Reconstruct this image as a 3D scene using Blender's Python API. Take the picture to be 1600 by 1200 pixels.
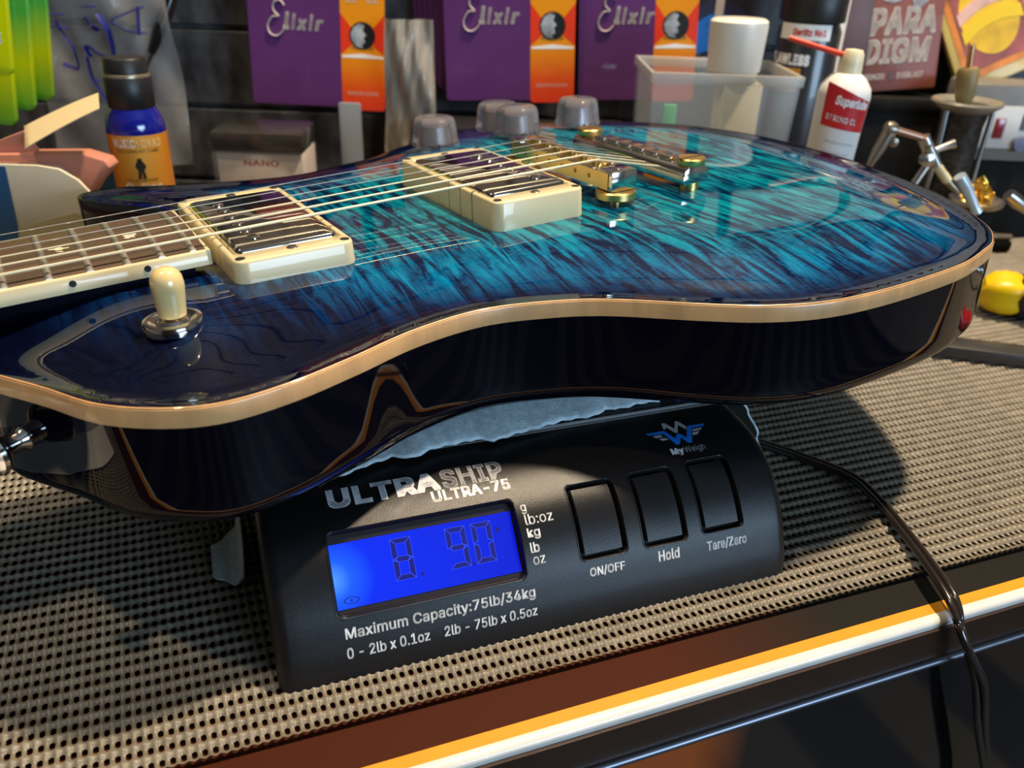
import bpy, bmesh, math, random
import numpy as np
from mathutils import Vector, Matrix
from mathutils.geometry import delaunay_2d_cdt

for o in list(bpy.data.objects):
    bpy.data.objects.remove(o, do_unlink=True)
SC = bpy.context.scene
COL = SC.collection
MM = 0.001
random.seed(7)
RNG = np.random.default_rng(7)

# ------------------------------------------------------------------ camera
# world: millimetres * 0.001, z = 0 on the rubber mat, x along the bench front
T = Matrix(((0.940427, -0.133381, 0.312739), (-0.33818, -0.461857, 0.819952), (0.035075, -0.876868, -0.47945)))
FPX = 1298.52
CAM_H = 222.0
cam = bpy.data.cameras.new('camera')
cam_o = bpy.data.objects.new('camera', cam)
COL.objects.link(cam_o)
rt = T.col[0]; dn = T.col[1]; fw = T.col[2]
m = Matrix.Identity(4)
for i in range(3):
    m[i][0] = rt[i]; m[i][1] = -dn[i]; m[i][2] = -fw[i]
m[2][3] = CAM_H * MM
cam_o.matrix_world = m
cam.sensor_fit = 'HORIZONTAL'; cam.sensor_width = 36.0
cam.lens = 36.0 * FPX / 1600.0
cam.clip_start = 0.01; cam.clip_end = 50
cam.dof.use_dof = True
cam.dof.focus_distance = 0.305
cam.dof.aperture_fstop = 13.0
SC.camera = cam_o

# ------------------------------------------------------------------ world and light
SC.view_settings.view_transform = 'Standard'
SC.view_settings.look = 'None'
SC.view_settings.gamma = 1.0
SC.view_settings.use_curve_mapping = False
SC.view_settings.exposure = 0.0
w = bpy.data.worlds.new('shop'); SC.world = w
w.use_nodes = True
w.node_tree.nodes['Background'].inputs[0].default_value = (0.9, 0.82, 0.72, 1)
w.node_tree.nodes['Background'].inputs[1].default_value = 0.12


def area(name, loc, target, size, power, color, shape='DISK', size_y=None):
    l = bpy.data.lights.new(name, 'AREA'); l.shape = shape; l.size = size
    if size_y: l.size_y = size_y
    l.energy = power; l.color = color
    o = bpy.data.objects.new(name, l); COL.objects.link(o)
    o.location = Vector(loc) * MM
    d = (Vector(target) - Vector(loc)).normalized()
    o.rotation_euler = d.to_track_quat('-Z', 'Y').to_euler()
    return o


# two warm ceiling spots over the bench, a cool shop window behind the photographer
area('ceiling_spot_right', (590, 370, 1560), (200, 300, 0), 0.10, 40, (1.0, 0.80, 0.56))
area('ceiling_spot_left', (-520, 330, 1560), (100, 300, 0), 0.09, 8.5, (1.0, 0.80, 0.56))
area('shop_window', (1150, -2400, 520), (100, 300, 100), 1.7, 64, (0.52, 0.75, 1.0), 'RECTANGLE', 0.8)

# ------------------------------------------------------------------ helpers


def srgb(r, g, b):
    def f(c):
        c /= 255.0
        return c / 12.92 if c <= 0.04045 else ((c + 0.055) / 1.055) ** 2.4
    return (f(r), f(g), f(b), 1.0)


def setin(n, key, val):
    if key in n.inputs: n.inputs[key].default_value = val


def mat(name, col, rough=0.5, metal=0.0, coat=0.0, coat_rough=0.03, trans=0.0, ior=1.5, alpha=1.0, emit=None, emit_s=0.0,
        noise=0.0, nscale=200.0, bump=0.0, bscale=900.0, aniso=None):
    """principled material; noise varies the colour, bump roughens the surface (object space)"""
    M = bpy.data.materials.new(name); M.use_nodes = True
    nt = M.node_tree; b = nt.nodes['Principled BSDF']
    c = col if len(col) == 4 else (*col, 1)
    b.inputs['Base Color'].default_value = c
    b.inputs['Roughness'].default_value = rough
    b.inputs['Metallic'].default_value = metal
    setin(b, 'Coat Weight', coat); setin(b, 'Coat Roughness', coat_rough)
    setin(b, 'Transmission Weight', trans); b.inputs['IOR'].default_value = ior
    b.inputs['Alpha'].default_value = alpha
    if emit: setin(b, 'Emission Color', emit); setin(b, 'Emission Strength', emit_s)
    if noise or bump:
        tc = nt.nodes.new('ShaderNodeTexCoord')
        src = tc.outputs['Object']
        if aniso:
            mp = nt.nodes.new('ShaderNodeMapping'); mp.inputs['Scale'].default_value = aniso
            nt.links.new(src, mp.inputs['Vector']); src = mp.outputs['Vector']
    if noise:
        nz = nt.nodes.new('ShaderNodeTexNoise'); nz.inputs['Scale'].default_value = nscale; nz.inputs['Detail'].default_value = 4
        nt.links.new(src, nz.inputs['Vector'])
        rp = nt.nodes.new('ShaderNodeValToRGB')
        lo = tuple(max(0, x * (1 - noise)) for x in c[:3]) + (1,); hi = tuple(min(1, x * (1 + noise)) for x in c[:3]) + (1,)
        rp.color_ramp.elements[0].color = lo; rp.color_ramp.elements[0].position = 0.3
        rp.color_ramp.elements[1].color = hi; rp.color_ramp.elements[1].position = 0.7
        nt.links.new(nz.outputs['Fac'], rp.inputs['Fac']); nt.links.new(rp.outputs['Color'], b.inputs['Base Color'])
    if bump:
        nb = nt.nodes.new('ShaderNodeTexNoise'); nb.inputs['Scale'].default_value = bscale; nb.inputs['Detail'].default_value = 3
        nt.links.new(src, nb.inputs['Vector'])
        bp = nt.nodes.new('ShaderNodeBump'); bp.inputs['Strength'].default_value = bump; bp.inputs['Distance'].default_value = 0.0006
        nt.links.new(nb.outputs['Fac'], bp.inputs['Height']); nt.links.new(bp.outputs['Normal'], b.inputs['Normal'])
    return M


def grad_mat(name, axis, stops, rough=0.3, coat=0.3, span=None):
    """printed gradient along a local axis (mm): stops = [(mm, colour)]"""
    M = bpy.data.materials.new(name); M.use_nodes = True
    nt = M.node_tree; b = nt.nodes['Principled BSDF']
    b.inputs['Roughness'].default_value = rough; setin(b, 'Coat Weight', coat)
    tc = nt.nodes.new('ShaderNodeTexCoord'); sp = nt.nodes.new('ShaderNodeSeparateXYZ')
    nt.links.new(tc.outputs['Object'], sp.inputs[0])
    mr = nt.nodes.new('ShaderNodeMapRange')
    a, z = stops[0][0], stops[-1][0]
    mr.inputs['From Min'].default_value = a * MM; mr.inputs['From Max'].default_value = z * MM
    nt.links.new(sp.outputs[axis], mr.inputs['Value'])
    rp = nt.nodes.new('ShaderNodeValToRGB')
    els = rp.color_ramp.elements
    while len(els) < len(stops): els.new(0.5)
    for e, (p, c) in zip(els, stops):
        e.position = (p - a) / (z - a); e.color = c
    nt.links.new(mr.outputs['Result'], rp.inputs['Fac']); nt.links.new(rp.outputs['Color'], b.inputs['Base Color'])
    return M


def link(name, me, parent=None):
    o = bpy.data.objects.new(name, me); COL.objects.link(o)
    if parent: o.parent = parent
    return o


def tag(o, label=None, cat=None, group=None, kind=None):
    if label: o['label'] = label
    if cat: o['category'] = cat
    if group: o['group'] = group
    if kind: o['kind'] = kind
    return o


def empty(name, loc=(0, 0, 0), rz=0.0, label=None, cat=None, group=None, M=None):
    o = bpy.data.objects.new(name, None); COL.objects.link(o); o.empty_display_size = 0.02
    if M is not None: o.matrix_world = M
    else:
        o.location = Vector(loc) * MM; o.rotation_euler = (0, 0, rz)
    return tag(o, label, cat, group)


PSI = math.radians(-19.7787)
EA = Vector((math.cos(PSI), math.sin(PSI), 0)); EF = Vector((-math.sin(PSI), math.cos(PSI), 0))


def BG(a, d, z=0.0):
    """point of the back-of-shop frame: a to the right along the slatwall, d out from the camera towards it"""
    p = EA * a + EF * d
    return (p.x, p.y, z)


class MB:
    def __init__(s): s.v = []; s.f = []; s.m = []

    def add(s, vs, fs, mi=0):
        k = len(s.v); s.v += [tuple(map(float, p)) for p in vs]
        for f in fs: s.f.append(tuple(i + k for i in f)); s.m.append(mi)
        return s

    def box(s, x0, x1, y0, y1, z0, z1, mi=0):
        return s.add([(x0, y0, z0), (x1, y0, z0), (x1, y1, z0), (x0, y1, z0), (x0, y0, z1), (x1, y0, z1), (x1, y1, z1), (x0, y1, z1)],
                     [(0, 3, 2, 1), (4, 5, 6, 7), (0, 1, 5, 4), (1, 2, 6, 5), (2, 3, 7, 6), (3, 0, 4, 7)], mi)

    def prism(s, pts, z0, z1, mi=0, plane='xy', caps=True):
        n = len(pts)
        P = (lambda p, z: (p[0], p[1], z)) if plane == 'xy' else (lambda p, z: (p[0], z, p[1]))
        ar = sum(pts[i][0] * pts[(i + 1) % n][1] - pts[(i + 1) % n][0] * pts[i][1] for i in range(n))
        if (ar < 0) != (plane == 'xz'): pts = pts[::-1]
        if plane == 'xz': z0, z1 = min(z0, z1), max(z0, z1)
        vs = [P(p, z0) for p in pts] + [P(p, z1) for p in pts]
        if plane == 'xy':
            fs = [(i, (i + 1) % n, n + (i + 1) % n, n + i) for i in range(n)]
            if caps: fs += [tuple(range(n))[::-1], tuple(range(n, 2 * n))]
        else:
            fs = [(i, (i + 1) % n, n + (i + 1) % n, n + i) for i in range(n)]
            if caps: fs += [tuple(range(n))[::-1], tuple(range(n, 2 * n))]
        return s.add(vs, fs, mi)

    def loops(s, loops, mi=0, cap0=False, cap1=False, closed=True):
        n = len(loops[0]); vs = [p for l in loops for p in l]; fs = []
        for j in range(len(loops) - 1):
            for i in range(n if closed else n - 1):
                k = (i + 1) % n
                fs.append((j * n + i, j * n + k, (j + 1) * n + k, (j + 1) * n + i))
        if cap0: fs.append(tuple(range(n))[::-1])
        if cap1: fs.append(tuple(range((len(loops) - 1) * n, len(loops) * n)))
        return s.add(vs, fs, mi)

    def lathe(s, prof, n=32, c=(0, 0, 0), d=(0, 0, 1), mi=0, mod=None):
        d = Vector(d).normalized(); q = d.to_track_quat('Z', 'Y'); c = Vector(c); L = []
        for r, z in prof:
            row = []
            for i in range(n):
                rr = r if mod is None else r * mod(i, z)
                a = 2 * math.pi * i / n
                row.append(tuple(c + q @ Vector((rr * math.cos(a), rr * math.sin(a), z))))
            L.append(row)
        return s.loops(L, mi, prof[0][0] > 1e-6, prof[-1][0] > 1e-6)

    def tube(s, path, r, n=10, mi=0, caps=True, flat=None):
        P = [Vector(p) for p in path]; L = []; up = None
        for i, p in enumerate(P):
            t = (P[min(i + 1, len(P) - 1)] - P[max(i - 1, 0)]).normalized()
            if up is None: up = Vector((0, 0, 1)) if abs(t.z) < 0.9 else Vector((1, 0, 0))
            a = t.cross(up).normalized(); up = a.cross(t).normalized()
            rr = r[i] if hasattr(r, '__len__') else r
            f = flat if flat else 1.0
            L.append([tuple(p + a * (rr * math.cos(2 * math.pi * k / n)) + up * (rr * f * math.sin(2 * math.pi * k / n))) for k in range(n)])
        return s.loops(L, mi, caps, caps)

    def build(s, name, mats, parent=None, bevel=0.0, seg=2, smooth=38, M=None, bang=30, subsurf=0):
        me = bpy.data.meshes.new(name)
        V = s.v
        if M is not None: V = [tuple(M @ Vector(p)) for p in V]
        me.from_pydata([(p[0] * MM, p[1] * MM, p[2] * MM) for p in V], [], s.f)
        if not isinstance(mats, (list, tuple)): mats = [mats]
        for mm_ in mats: me.materials.append(mm_)
        me.polygons.foreach_set('material_index', s.m)
        bm = bmesh.new(); bm.from_mesh(me)
        bmesh.ops.recalc_face_normals(bm, faces=bm.faces)
        if bevel:
            es = [e for e in bm.edges if len(e.link_faces) == 2 and e.calc_face_angle(0) > math.radians(bang)]
            bmesh.ops.bevel(bm, geom=es, offset=bevel * MM, segments=seg, affect='EDGES', profile=0.5, clamp_overlap=True)
        bm.to_mesh(me); bm.free()
        if smooth:
            me.polygons.foreach_set('use_smooth', [True] * len(me.polygons))
            me.set_sharp_from_angle(angle=math.radians(smooth))
        me.update()
        o = link(name, me, parent)
        if subsurf:
            md = o.modifiers.new('s', 'SUBSURF'); md.levels = subsurf; md.render_levels = subsurf
        return o


def rrect(x0, x1, y0, y1, r, k=5):
    pts = []
    for cx, cy, a0 in ((x1 - r, y1 - r, 0), (x0 + r, y1 - r, 90), (x0 + r, y0 + r, 180), (x1 - r, y0 + r, 270)):
        for i in range(k + 1):
            a = math.radians(a0 + 90 * i / k); pts.append((cx + r * math.cos(a), cy + r * math.sin(a)))
    return pts


def spline(P, n, closed=False):
    P = [np.array(p, float) for p in P]; N = len(P); out = []
    rng = range(N if closed else N - 1)
    for i in rng:
        g = (lambda j: P[j % N]) if closed else (lambda j: P[min(max(j, 0), N - 1)])
        p0, p1, p2, p3 = g(i - 1), g(i), g(i + 1), g(i + 2)
        for k in range(n):
            t = k / n
            out.append(.5 * ((2 * p1) + (-p0 + p2) * t + (2 * p0 - 5 * p1 + 4 * p2 - p3) * t ** 2 + (-p0 + 3 * p1 - 3 * p2 + p3) * t ** 3))
    if not closed: out.append(P[-1])
    return out


def load_font():
    try:
        import os
        p = os.path.join(bpy.utils.system_resource('DATAFILES', path='fonts'), 'Inter.woff2')
        return bpy.data.fonts.load(p) if os.path.exists(p) else None
    except Exception: return None


FONT = load_font()
_txt = {}


def text_geo(s, bold=0.0, shear=0.0, maxedge=0.0):
    """built-in font outline as (verts in a unit box, faces, aspect)"""
    key = (s, bold, shear)
    if key in _txt: return _txt[key]
    cu = bpy.data.curves.new('t', 'FONT'); cu.body = s; cu.size = 1
    if FONT: cu.font = FONT
    cu.shear = shear; cu.resolution_u = 3; cu.space_character = (1.0 + bold * 1.6)
    o = bpy.data.objects.new('t', cu); COL.objects.link(o)
    dg = bpy.context.evaluated_depsgraph_get(); dg.update()
    me = o.evaluated_get(dg).to_mesh()
    V = np.array([v.co[:2] for v in me.vertices]); F = [tuple(p.vertices) for p in me.polygons]
    o.evaluated_get(dg).to_mesh_clear(); bpy.data.objects.remove(o); bpy.data.curves.remove(cu)
    if bold > 0:
        n0 = len(V); VV_ = [V]; FF_ = list(F)
        for k in range(8):
            a = math.pi * k / 4; VV_.append(V + bold * np.array([math.cos(a), math.sin(a)]) / max(abs(math.cos(a)), abs(math.sin(a)))); FF_ += [tuple(i + n0 * (k + 1) for i in f) for f in F]
        V = np.concatenate(VV_); F = FF_
    lo = V.min(0); hi = V.max(0)
    r = ((V - lo) / (hi - lo), F, (hi[0] - lo[0]) / (hi[1] - lo[1]))
    _txt[key] = r
    return r


def flat_text(name, s, x0, x1, z0, z1, mt, parent, y=-0.25, bold=0.0, shear=0.0, fn=None, lab=None):
    V, F, asp = text_geo(s, bold, shear)
    mb = MB(); f = fn or (lambda x, z: (x, y, z))
    mb.add([f(x0 + p[0] * (x1 - x0), z0 + p[1] * (z1 - z0)) for p in V], F)
    o = mb.build(name, mt, parent, smooth=0)
    if lab: o['label'] = lab
    return o


# ------------------------------------------------------------------ shared materials
M_black_plastic = mat('black_plastic', (0.012, 0.012, 0.013), 0.42, bump=0.12, bscale=2600)
M_black_gloss = mat('black_gloss', (0.006, 0.006, 0.007), 0.12, coat=0.6)
M_black_matt = mat('black_matt', (0.006, 0.006, 0.006), 0.8, noise=0.4, nscale=60)
M_black_matt.node_tree.nodes['Principled BSDF'].inputs['Specular IOR Level'].default_value = 0.2
M_chrome = mat('chrome', (0.75, 0.73, 0.70), 0.10, 1.0)
M_nickel = mat('nickel', (0.72, 0.68, 0.62), 0.13, 1.0)
M_nickel_soft = mat('nickel_soft', (0.62, 0.58, 0.52), 0.22, 1.0)
M_brass = mat('brass', (0.80, 0.56, 0.20), 0.33, 1.0)
M_cream = mat('cream_plastic', (0.70, 0.60, 0.36), 0.3, coat=0.5)
M_dark = mat('dark_slot', (0.01, 0.009, 0.008), 0.6)
M_silver_ink = mat('silver_ink', (0.72, 0.72, 0.76), 0.35)
M_grey_ink = mat('grey_ink', (0.30, 0.30, 0.31), 0.4)
M_white_ink = mat('white_ink', (0.93, 0.92, 0.89), 0.45)
M_red_ink = mat('red_ink', (0.70, 0.03, 0.03), 0.45)
M_white_plastic = mat('white_plastic', (0.80, 0.76, 0.68), 0.35, coat=0.2)

# ------------------------------------------------------------------ the room
M_slat = mat('slat_panel', (0.055, 0.058, 0.062), 0.5, noise=0.8, nscale=34, bump=0.35, bscale=240, aniso=(1.6, 1, 1))
M_wall = mat('shop_wall', (0.30, 0.26, 0.22), 0.8, noise=0.2, nscale=4)
M_ceil = mat('shop_ceiling', (0.50, 0.47, 0.42), 0.85, noise=0.1, nscale=4)


def structure(o): o['kind'] = 'structure'; return o


WD = 790.0
wall_e = empty('wall_back', BG(0, WD, 0), PSI); structure(wall_e)
mb = MB()
zs = [-900]
z = 4.0
while z < 900:
    zs.append(z); z += 67.0
prev = -900
for k, z in enumerate(zs[1:]):
    mb.box(-1500, 1500, 0, 14, prev, z - 3.0)          # slat panel
    mb.box(-1500, 1500, 7, 14, z - 3.0, z + 1.5)       # groove floor
    prev = z + 1.5
mb.box(-1500, 1500, 0, 14, prev, 1700)
o = mb.build('slat_panel', M_slat, wall_e, bevel=1.0, seg=1)


def plane(name, pts, mt):
    mb = MB(); mb.add(pts, [(0, 1, 2, 3)])
    return structure(mb.build(name, mt, None, smooth=0))


def floor_mat():
    M = mat('floor_boards', (0.2, 0.17, 0.13), 0.5)
    nt = M.node_tree; b = nt.nodes['Principled BSDF']
    tc = nt.nodes.new('ShaderNodeTexCoord'); wv = nt.nodes.new('ShaderNodeTexWave'); wv.inputs['Scale'].default_value = 1.1; wv.inputs['Distortion'].default_value = 0.3
    rp = nt.nodes.new('ShaderNodeValToRGB'); rp.color_ramp.elements[0].position = 0.55; rp.color_ramp.elements[0].color = (0.02, 0.02, 0.022, 1)
    rp.color_ramp.elements[1].position = 0.62; rp.color_ramp.elements[1].color = (0.075, 0.062, 0.046, 1)
    nt.links.new(tc.outputs['Object'], wv.inputs['Vector']); nt.links.new(wv.outputs['Fac'], rp.inputs['Fac']); nt.links.new(rp.outputs['Color'], b.inputs['Base Color'])
    return M


R = 2600.0
plane('floor', [(-R, -R, -900), (R, -R, -900), (R, R, -900), (-R, R, -900)], floor_mat())
plane('ceiling', [(-R, -R, 1750), (-R, R, 1750), (R, R, 1750), (R, -R, 1750)], M_ceil)
plane('wall_left', [(-R, -R, -900), (-R, R, -900), (-R, R, 1750), (-R, -R, 1750)], M_wall)
plane('wall_right', [(R, -R, -900), (R, -R, 1750), (R, R, 1750), (R, R, -900)], M_wall)
plane('wall_front', [(-R, -R, -900), (-R, -R, 1750), (R, -R, 1750), (R, -R, -900)], mat('dim_shop_front', (0.05, 0.042, 0.036), 0.8, noise=.5, nscale=3))

# ------------------------------------------------------------------ workbench
def burst_mat(name, c0, c1, x0, x1, rough):
    return grad_mat(name, 0, [(x0, c0), (x1, c1)], rough, 0.0 if rough > .3 else 0.3)


BR = math.radians(0.62)
bench = empty('workbench', (150, 161.6, -2.6), BR, 'dark workbench with an orange and white striped front edge', 'workbench')
M_top = burst_mat('bench_top_paint', (0.050, 0.0090, 0.0020, 1), (0.010, 0.009, 0.007, 1), -20, 50, 0.6)
M_top.node_tree.nodes['Principled BSDF'].inputs['Specular IOR Level'].default_value = 0.12
M_orange = mat('orange_paint', (0.74, 0.29, 0.008), 0.4, noise=0.06, nscale=60)
M_white_trim = mat('white_trim', (0.74, 0.72, 0.66), 0.3, coat=0.3, noise=0.08, nscale=40)
M_apron = mat('brown_apron', (0.030, 0.010, 0.002), 0.35, coat=0.2)
M_panel = burst_mat('front_panel_paint', (0.42, 0.085, 0.010, 1), (0.004, 0.004, 0.005, 1), -14, 10, 0.08)
XL, XR = -900, 1150
mb = MB(); 
def wall_y(x):    # bench-local y of the slatwall face
    wx = 150 + x
    return (WD - 4 - (-math.sin(PSI)) * wx) / math.cos(PSI) - 161.6 - math.sin(BR) * x


mb.prism([(XL, 8.2), (XR, 8.2), (XR, wall_y(XR)), (XL, wall_y(XL))], -20, 0); mb.build('table_top', M_top, bench, smooth=0)
mb = MB(); mb.box(XL, XR, 2.5, 8.2, -16, 0.02); mb.build('orange_stripe', M_orange, bench, smooth=0)
mb = MB(); mb.loops([[(x_, y_, z_) for y_, z_ in ((-.2, -4.4), (-.35, -2.0), (.3, -.6), (1.4, .15), (2.6, .3), (3.5, .1), (3.5, -4.4))] for x_ in (XL, XR)], 0, True, True); mb.build('edge_binding', M_white_trim, bench)
mb = MB(); mb.box(XL, XR, -1.6, 0, -19.5, -3.6); mb.build('apron', M_apron, bench, smooth=0)
mb = MB(); mb.tube([(XL, -1.9, -20.9), (XR, -1.9, -20.9)], 1.7, 16); mb.build('chrome_trim', mat('steel_trim', (0.20, 0.21, 0.25), 0.38, 1.0), bench)
mb = MB(); mb.box(XL, XR, -1.0, 30, -260, -20); mb.build('front_panel', M_panel, bench, smooth=0)
mb = MB(); mb.prism([(XL + 30, 60), (XR - 30, 60), (XR - 30, wall_y(XR) - 20), (XL + 30, wall_y(XL) - 20)], -890, -20); mb.build('base_cabinet', M_black_matt, bench, smooth=0)

# ------------------------------------------------------------------ perforated rubber mat
MX0, MX1, MY0, MY1 = -330.0, 830.0, 184.2, 640.0
PX, PY, SK = 3.05, 5.55, -0.27


def make_rubber_mat():
    nx = int((MX1 - MX0) / PX); ny = int((MY1 - MY0) / PY)
    gx = np.array([0, .23, .5, .77]); gy = np.array([0, .14, .30, .70, .86])
    V = []; F = []; base = 0
    U = (np.arange(nx)[:, None] + gx[None, :]).ravel()
    Wv = (np.arange(ny)[:, None] + gy[None, :]).ravel()
    nu, nw = len(U), len(Wv)
    uu, ww = np.meshgrid(U, Wv, indexing='ij')
    fu = uu - np.floor(uu); fw_ = ww - np.floor(ww)
    # rope-like ribs between the rows of holes, bumped once per hole
    zz = 0.55 * np.cos(2 * np.pi * fw_) + 0.38 * np.cos(2 * np.pi * (fu)) * (0.35 + 0.65 * (np.abs(fw_ - .5) > .2)) - 0.15
    zz += 0.10 * RNG.standard_normal(zz.shape) * 0.6
    x = MX0 + uu * PX + SK * ww; y = MY0 + ww * PY
    # ring of the hole is rounded
    inn = (fu > .2) & (fu < .8) & (fw_ > .29) & (fw_ < .71)
    y = y + np.where(inn & (fu != .5), -np.sign(fw_ - .5) * 0.25, 0)
    y = y + np.where(inn & (fu == .5), np.sign(fw_ - .5) * 0.30, 0)
    zz = np.where(inn, -0.75, zz)
    V = np.stack([x, y, zz], -1).reshape(-1, 3) * MM
    ii, jj = np.meshgrid(np.arange(nu - 1), np.arange(nw - 1), indexing='ij')
    a = ii * nw + jj
    Q = np.stack([a, a + nw, a + nw + 1, a + 1], -1)
    ci = ii % 4; cj = jj % 5
    hole = ((ci == 1) | (ci == 2)) & (cj == 2)
    # the part buried below the scale and the guitar's far side keeps no holes
    Q = Q[~hole].reshape(-1, 4)
    me = bpy.data.meshes.new('rubber_mat')
    nV = len(V); nF = len(Q)
    me.vertices.add(nV); me.vertices.foreach_set('co', V.ravel().astype(np.float32))
    me.loops.add(nF * 4); me.loops.foreach_set('vertex_index', Q.ravel().astype(np.int32))
    me.polygons.add(nF); me.polygons.foreach_set('loop_start', np.arange(0, nF * 4, 4, dtype=np.int32))
    try: me.polygons.foreach_set('loop_total', np.full(nF, 4, dtype=np.int32))
    except Exception: pass
    me.update(calc_edges=True); me.validate()
    me.polygons.foreach_set('use_smooth', np.ones(nF, bool))
    M = mat('rubber', (0.185, 0.160, 0.122), 0.4, noise=0.22, nscale=120, bump=0.2, bscale=1800)
    me.materials.append(M)
    o = link('rubber_mat', me)
    tag(o, 'grey-brown perforated rubber mat covering the bench under the scale', 'mat')
    return o


make_rubber_mat()

# ------------------------------------------------------------------ postal scale
SX = 198.0; SY0 = 200.5
PROF = spline([(0, 0), (1.2, 6), (3.3, 12.5), (8.3, 23.8), (15.8, 34), (24.3, 40.9), (36, 45.6), (50, 47.6), (57, 48)], 14)
PROF = np.array(PROF); _s = np.concatenate([[0], np.cumsum(np.linalg.norm(np.diff(PROF, axis=0), axis=1))])
STOT = float(_s[-1])


def bend(x, s, n=0.0, raw=False):
    """scale front: x across, s up along the curved profile, n out of the surface"""
    s = min(max(s, 0), STOT)
    y = float(np.interp(s, _s, PROF[:, 0])); z = float(np.interp(s, _s, PROF[:, 1]))
    e = 1.2
    y2 = float(np.interp(min(s + e, STOT), _s, PROF[:, 0])); z2 = float(np.interp(min(s + e, STOT), _s, PROF[:, 1]))
    y1 = float(np.interp(max(s - e, 0), _s, PROF[:, 0])); z1 = float(np.interp(max(s - e, 0), _s, PROF[:, 1]))
    ty, tz = y2 - y1, z2 - z1; l = math.hypot(ty, tz); ny, nz = -tz / l, ty / l
    if not raw:
        for q in (x, SX - x):
            if q < 5:
                n -= 5 * (1 - math.sqrt(max(0, 1 - ((5 - q) / 5) ** 2)))
    return (x, SY0 + y + ny * n, z + nz * n)


scale = empty('postal_scale', (SX / 2, 330, 0), 0, 'black digital postal scale with a lit blue display under the guitar', 'scale')
SO = Vector((-SX / 2, -330, 0))      # scale-local offset
SM = Matrix.Translation(SO)
M_case = mat('scale_case', (0.007, 0.007, 0.008), 0.33, bump=0.16, bscale=3200)
M_case.node_tree.nodes['Principled BSDF'].inputs['Specular IOR Level'].default_value = 0.36
lcd_loop = rrect(20.6, 88.6, 21.6, 52.0, 3.0, 6)
btn_loops = [rrect(108.3, 128.6, 23.2, 52.9, 2.6, 6), rrect(134.0, 153.8, 23.0, 53.2, 2.6, 6), rrect(158.8, 178.4, 23.6, 53.8, 2.6, 6)]
holes = [lcd_loop] + btn_loops


def inside(p, poly):
    c = False; n = len(poly); j = n - 1
    for i in range(n):
        if (poly[i][1] > p[1]) != (poly[j][1] > p[1]) and p[0] < (poly[j][0] - poly[i][0]) * (p[1] - poly[i][1]) / (poly[j][1] - poly[i][1]) + poly[i][0]: c = not c
        j = i
    return c


def offset_loop(loop, d):
    cx = sum(p[0] for p in loop) / len(loop); cy = sum(p[1] for p in loop) / len(loop)
    w = max(p[0] for p in loop) - min(p[0] for p in loop); h = max(p[1] for p in loop) - min(p[1] for p in loop)
    return [(cx + (p[0] - cx) * (w - 2 * d) / w, cy + (p[1] - cy) * (h - 2 * d) / h) for p in loop]


def dense_loop(loop, step=1.6):
    out = []
    for i, p in enumerate(loop):
        q = loop[(i + 1) % len(loop)]; L = math.hypot(q[0] - p[0], q[1] - p[1]); k = max(1, int(L / step))
        for t in range(k): out.append((p[0] + (q[0] - p[0]) * t / k, p[1] + (q[1] - p[1]) * t / k))
    return out


holes = [dense_loop(h) for h in holes]


def front_panel():
    pts = []; edges = []
    xs = sorted(set([0, .3, .8, 1.6, 2.7, 4, 5.2] + [SX - q for q in (0, .3, .8, 1.6, 2.7, 4, 5.2)] + list(np.arange(9, SX - 8, 4.0))))
    ss = list(np.arange(0, STOT, 1.9)) + [STOT]
    for x in xs:
        for s in ss:
            if any(inside((x, s), offset_loop(h, -1.0)) for h in holes): continue
            pts.append(Vector((x, s)))
    for h in holes:
        k = len(pts); n = len(h)
        pts += [Vector(p) for p in h]; edges += [(k + i, k + (i + 1) % n) for i in range(n)]
    V, _, Fc, *_r = delaunay_2d_cdt(pts, edges, [], 0, 1e-4)
    mb = MB()
    keep = []
    for f in Fc:
        c = (sum(V[i][0] for i in f) / len(f), sum(V[i][1] for i in f) / len(f))
        if not any(inside(c, h) for h in holes): keep.append(tuple(f))
    mb.add([bend(v[0], v[1]) for v in V], keep)
    # wells: small rolled lip, then straight walls
    for hi, h in enumerate(holes):
        dep = 4.0 if hi == 0 else 3.4
        L = []
        for off, n in ((0, 0), (0.15, .22), (0.5, .22), (0.85, -.2), (1.0, -dep)):
            L.append([bend(p[0], p[1], n) for p in offset_loop(h, off)])
        mb.loops(L)
        if hi: mb.add([bend(p[0], p[1], -dep) for p in offset_loop(h, 1.0)], [tuple(range(len(h)))])
    # side cheeks down to the mat
    for x in (0.0, SX):
        prof = [bend(x, s) for s in ss]
        xx = 5.0 if x == 0 else SX - 5.0
        xx = x
        back = [(xx, SY0 + 57.2, z_) for z_ in (46, 0)]
        L = prof + [(x, SY0 + 57, 43), (x, SY0 + 57, 0), (x, SY0 + 4.9, 0)]
        mb.add(L, [tuple(range(len(L)))])
    # rear body
    mb.box(0, SX, SY0 + 56.5, SY0 + 240, 0.5, 43)
    return mb.build('housing', M_case, scale, M=SM, smooth=45)


front_panel()
# seam line and weighing platform
mb = MB(); mb.box(4.5, SX - 4.5, SY0 + 56.8, SY0 + 57.5, 40, 48.25); mb.build('seam_strip', mat('grey_seam', (0.22, 0.22, 0.23), 0.3), scale, M=SM, smooth=0)
pl = rrect(2, SX - 2, SY0 + 57.6, SY0 + 238, 5, 5)
mb = MB(); mb.loops([[(p[0], p[1], 42) for p in pl], [(p[0], p[1], 47.6) for p in pl], [(p[0], p[1], 49.2) for p in offset_loop(pl, 0.9)], [(p[0], p[1], 49.8) for p in offset_loop(pl, 3)]], 0, True, True)
mb.build('weighing_platform', M_black_plastic, scale, M=SM)
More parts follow.
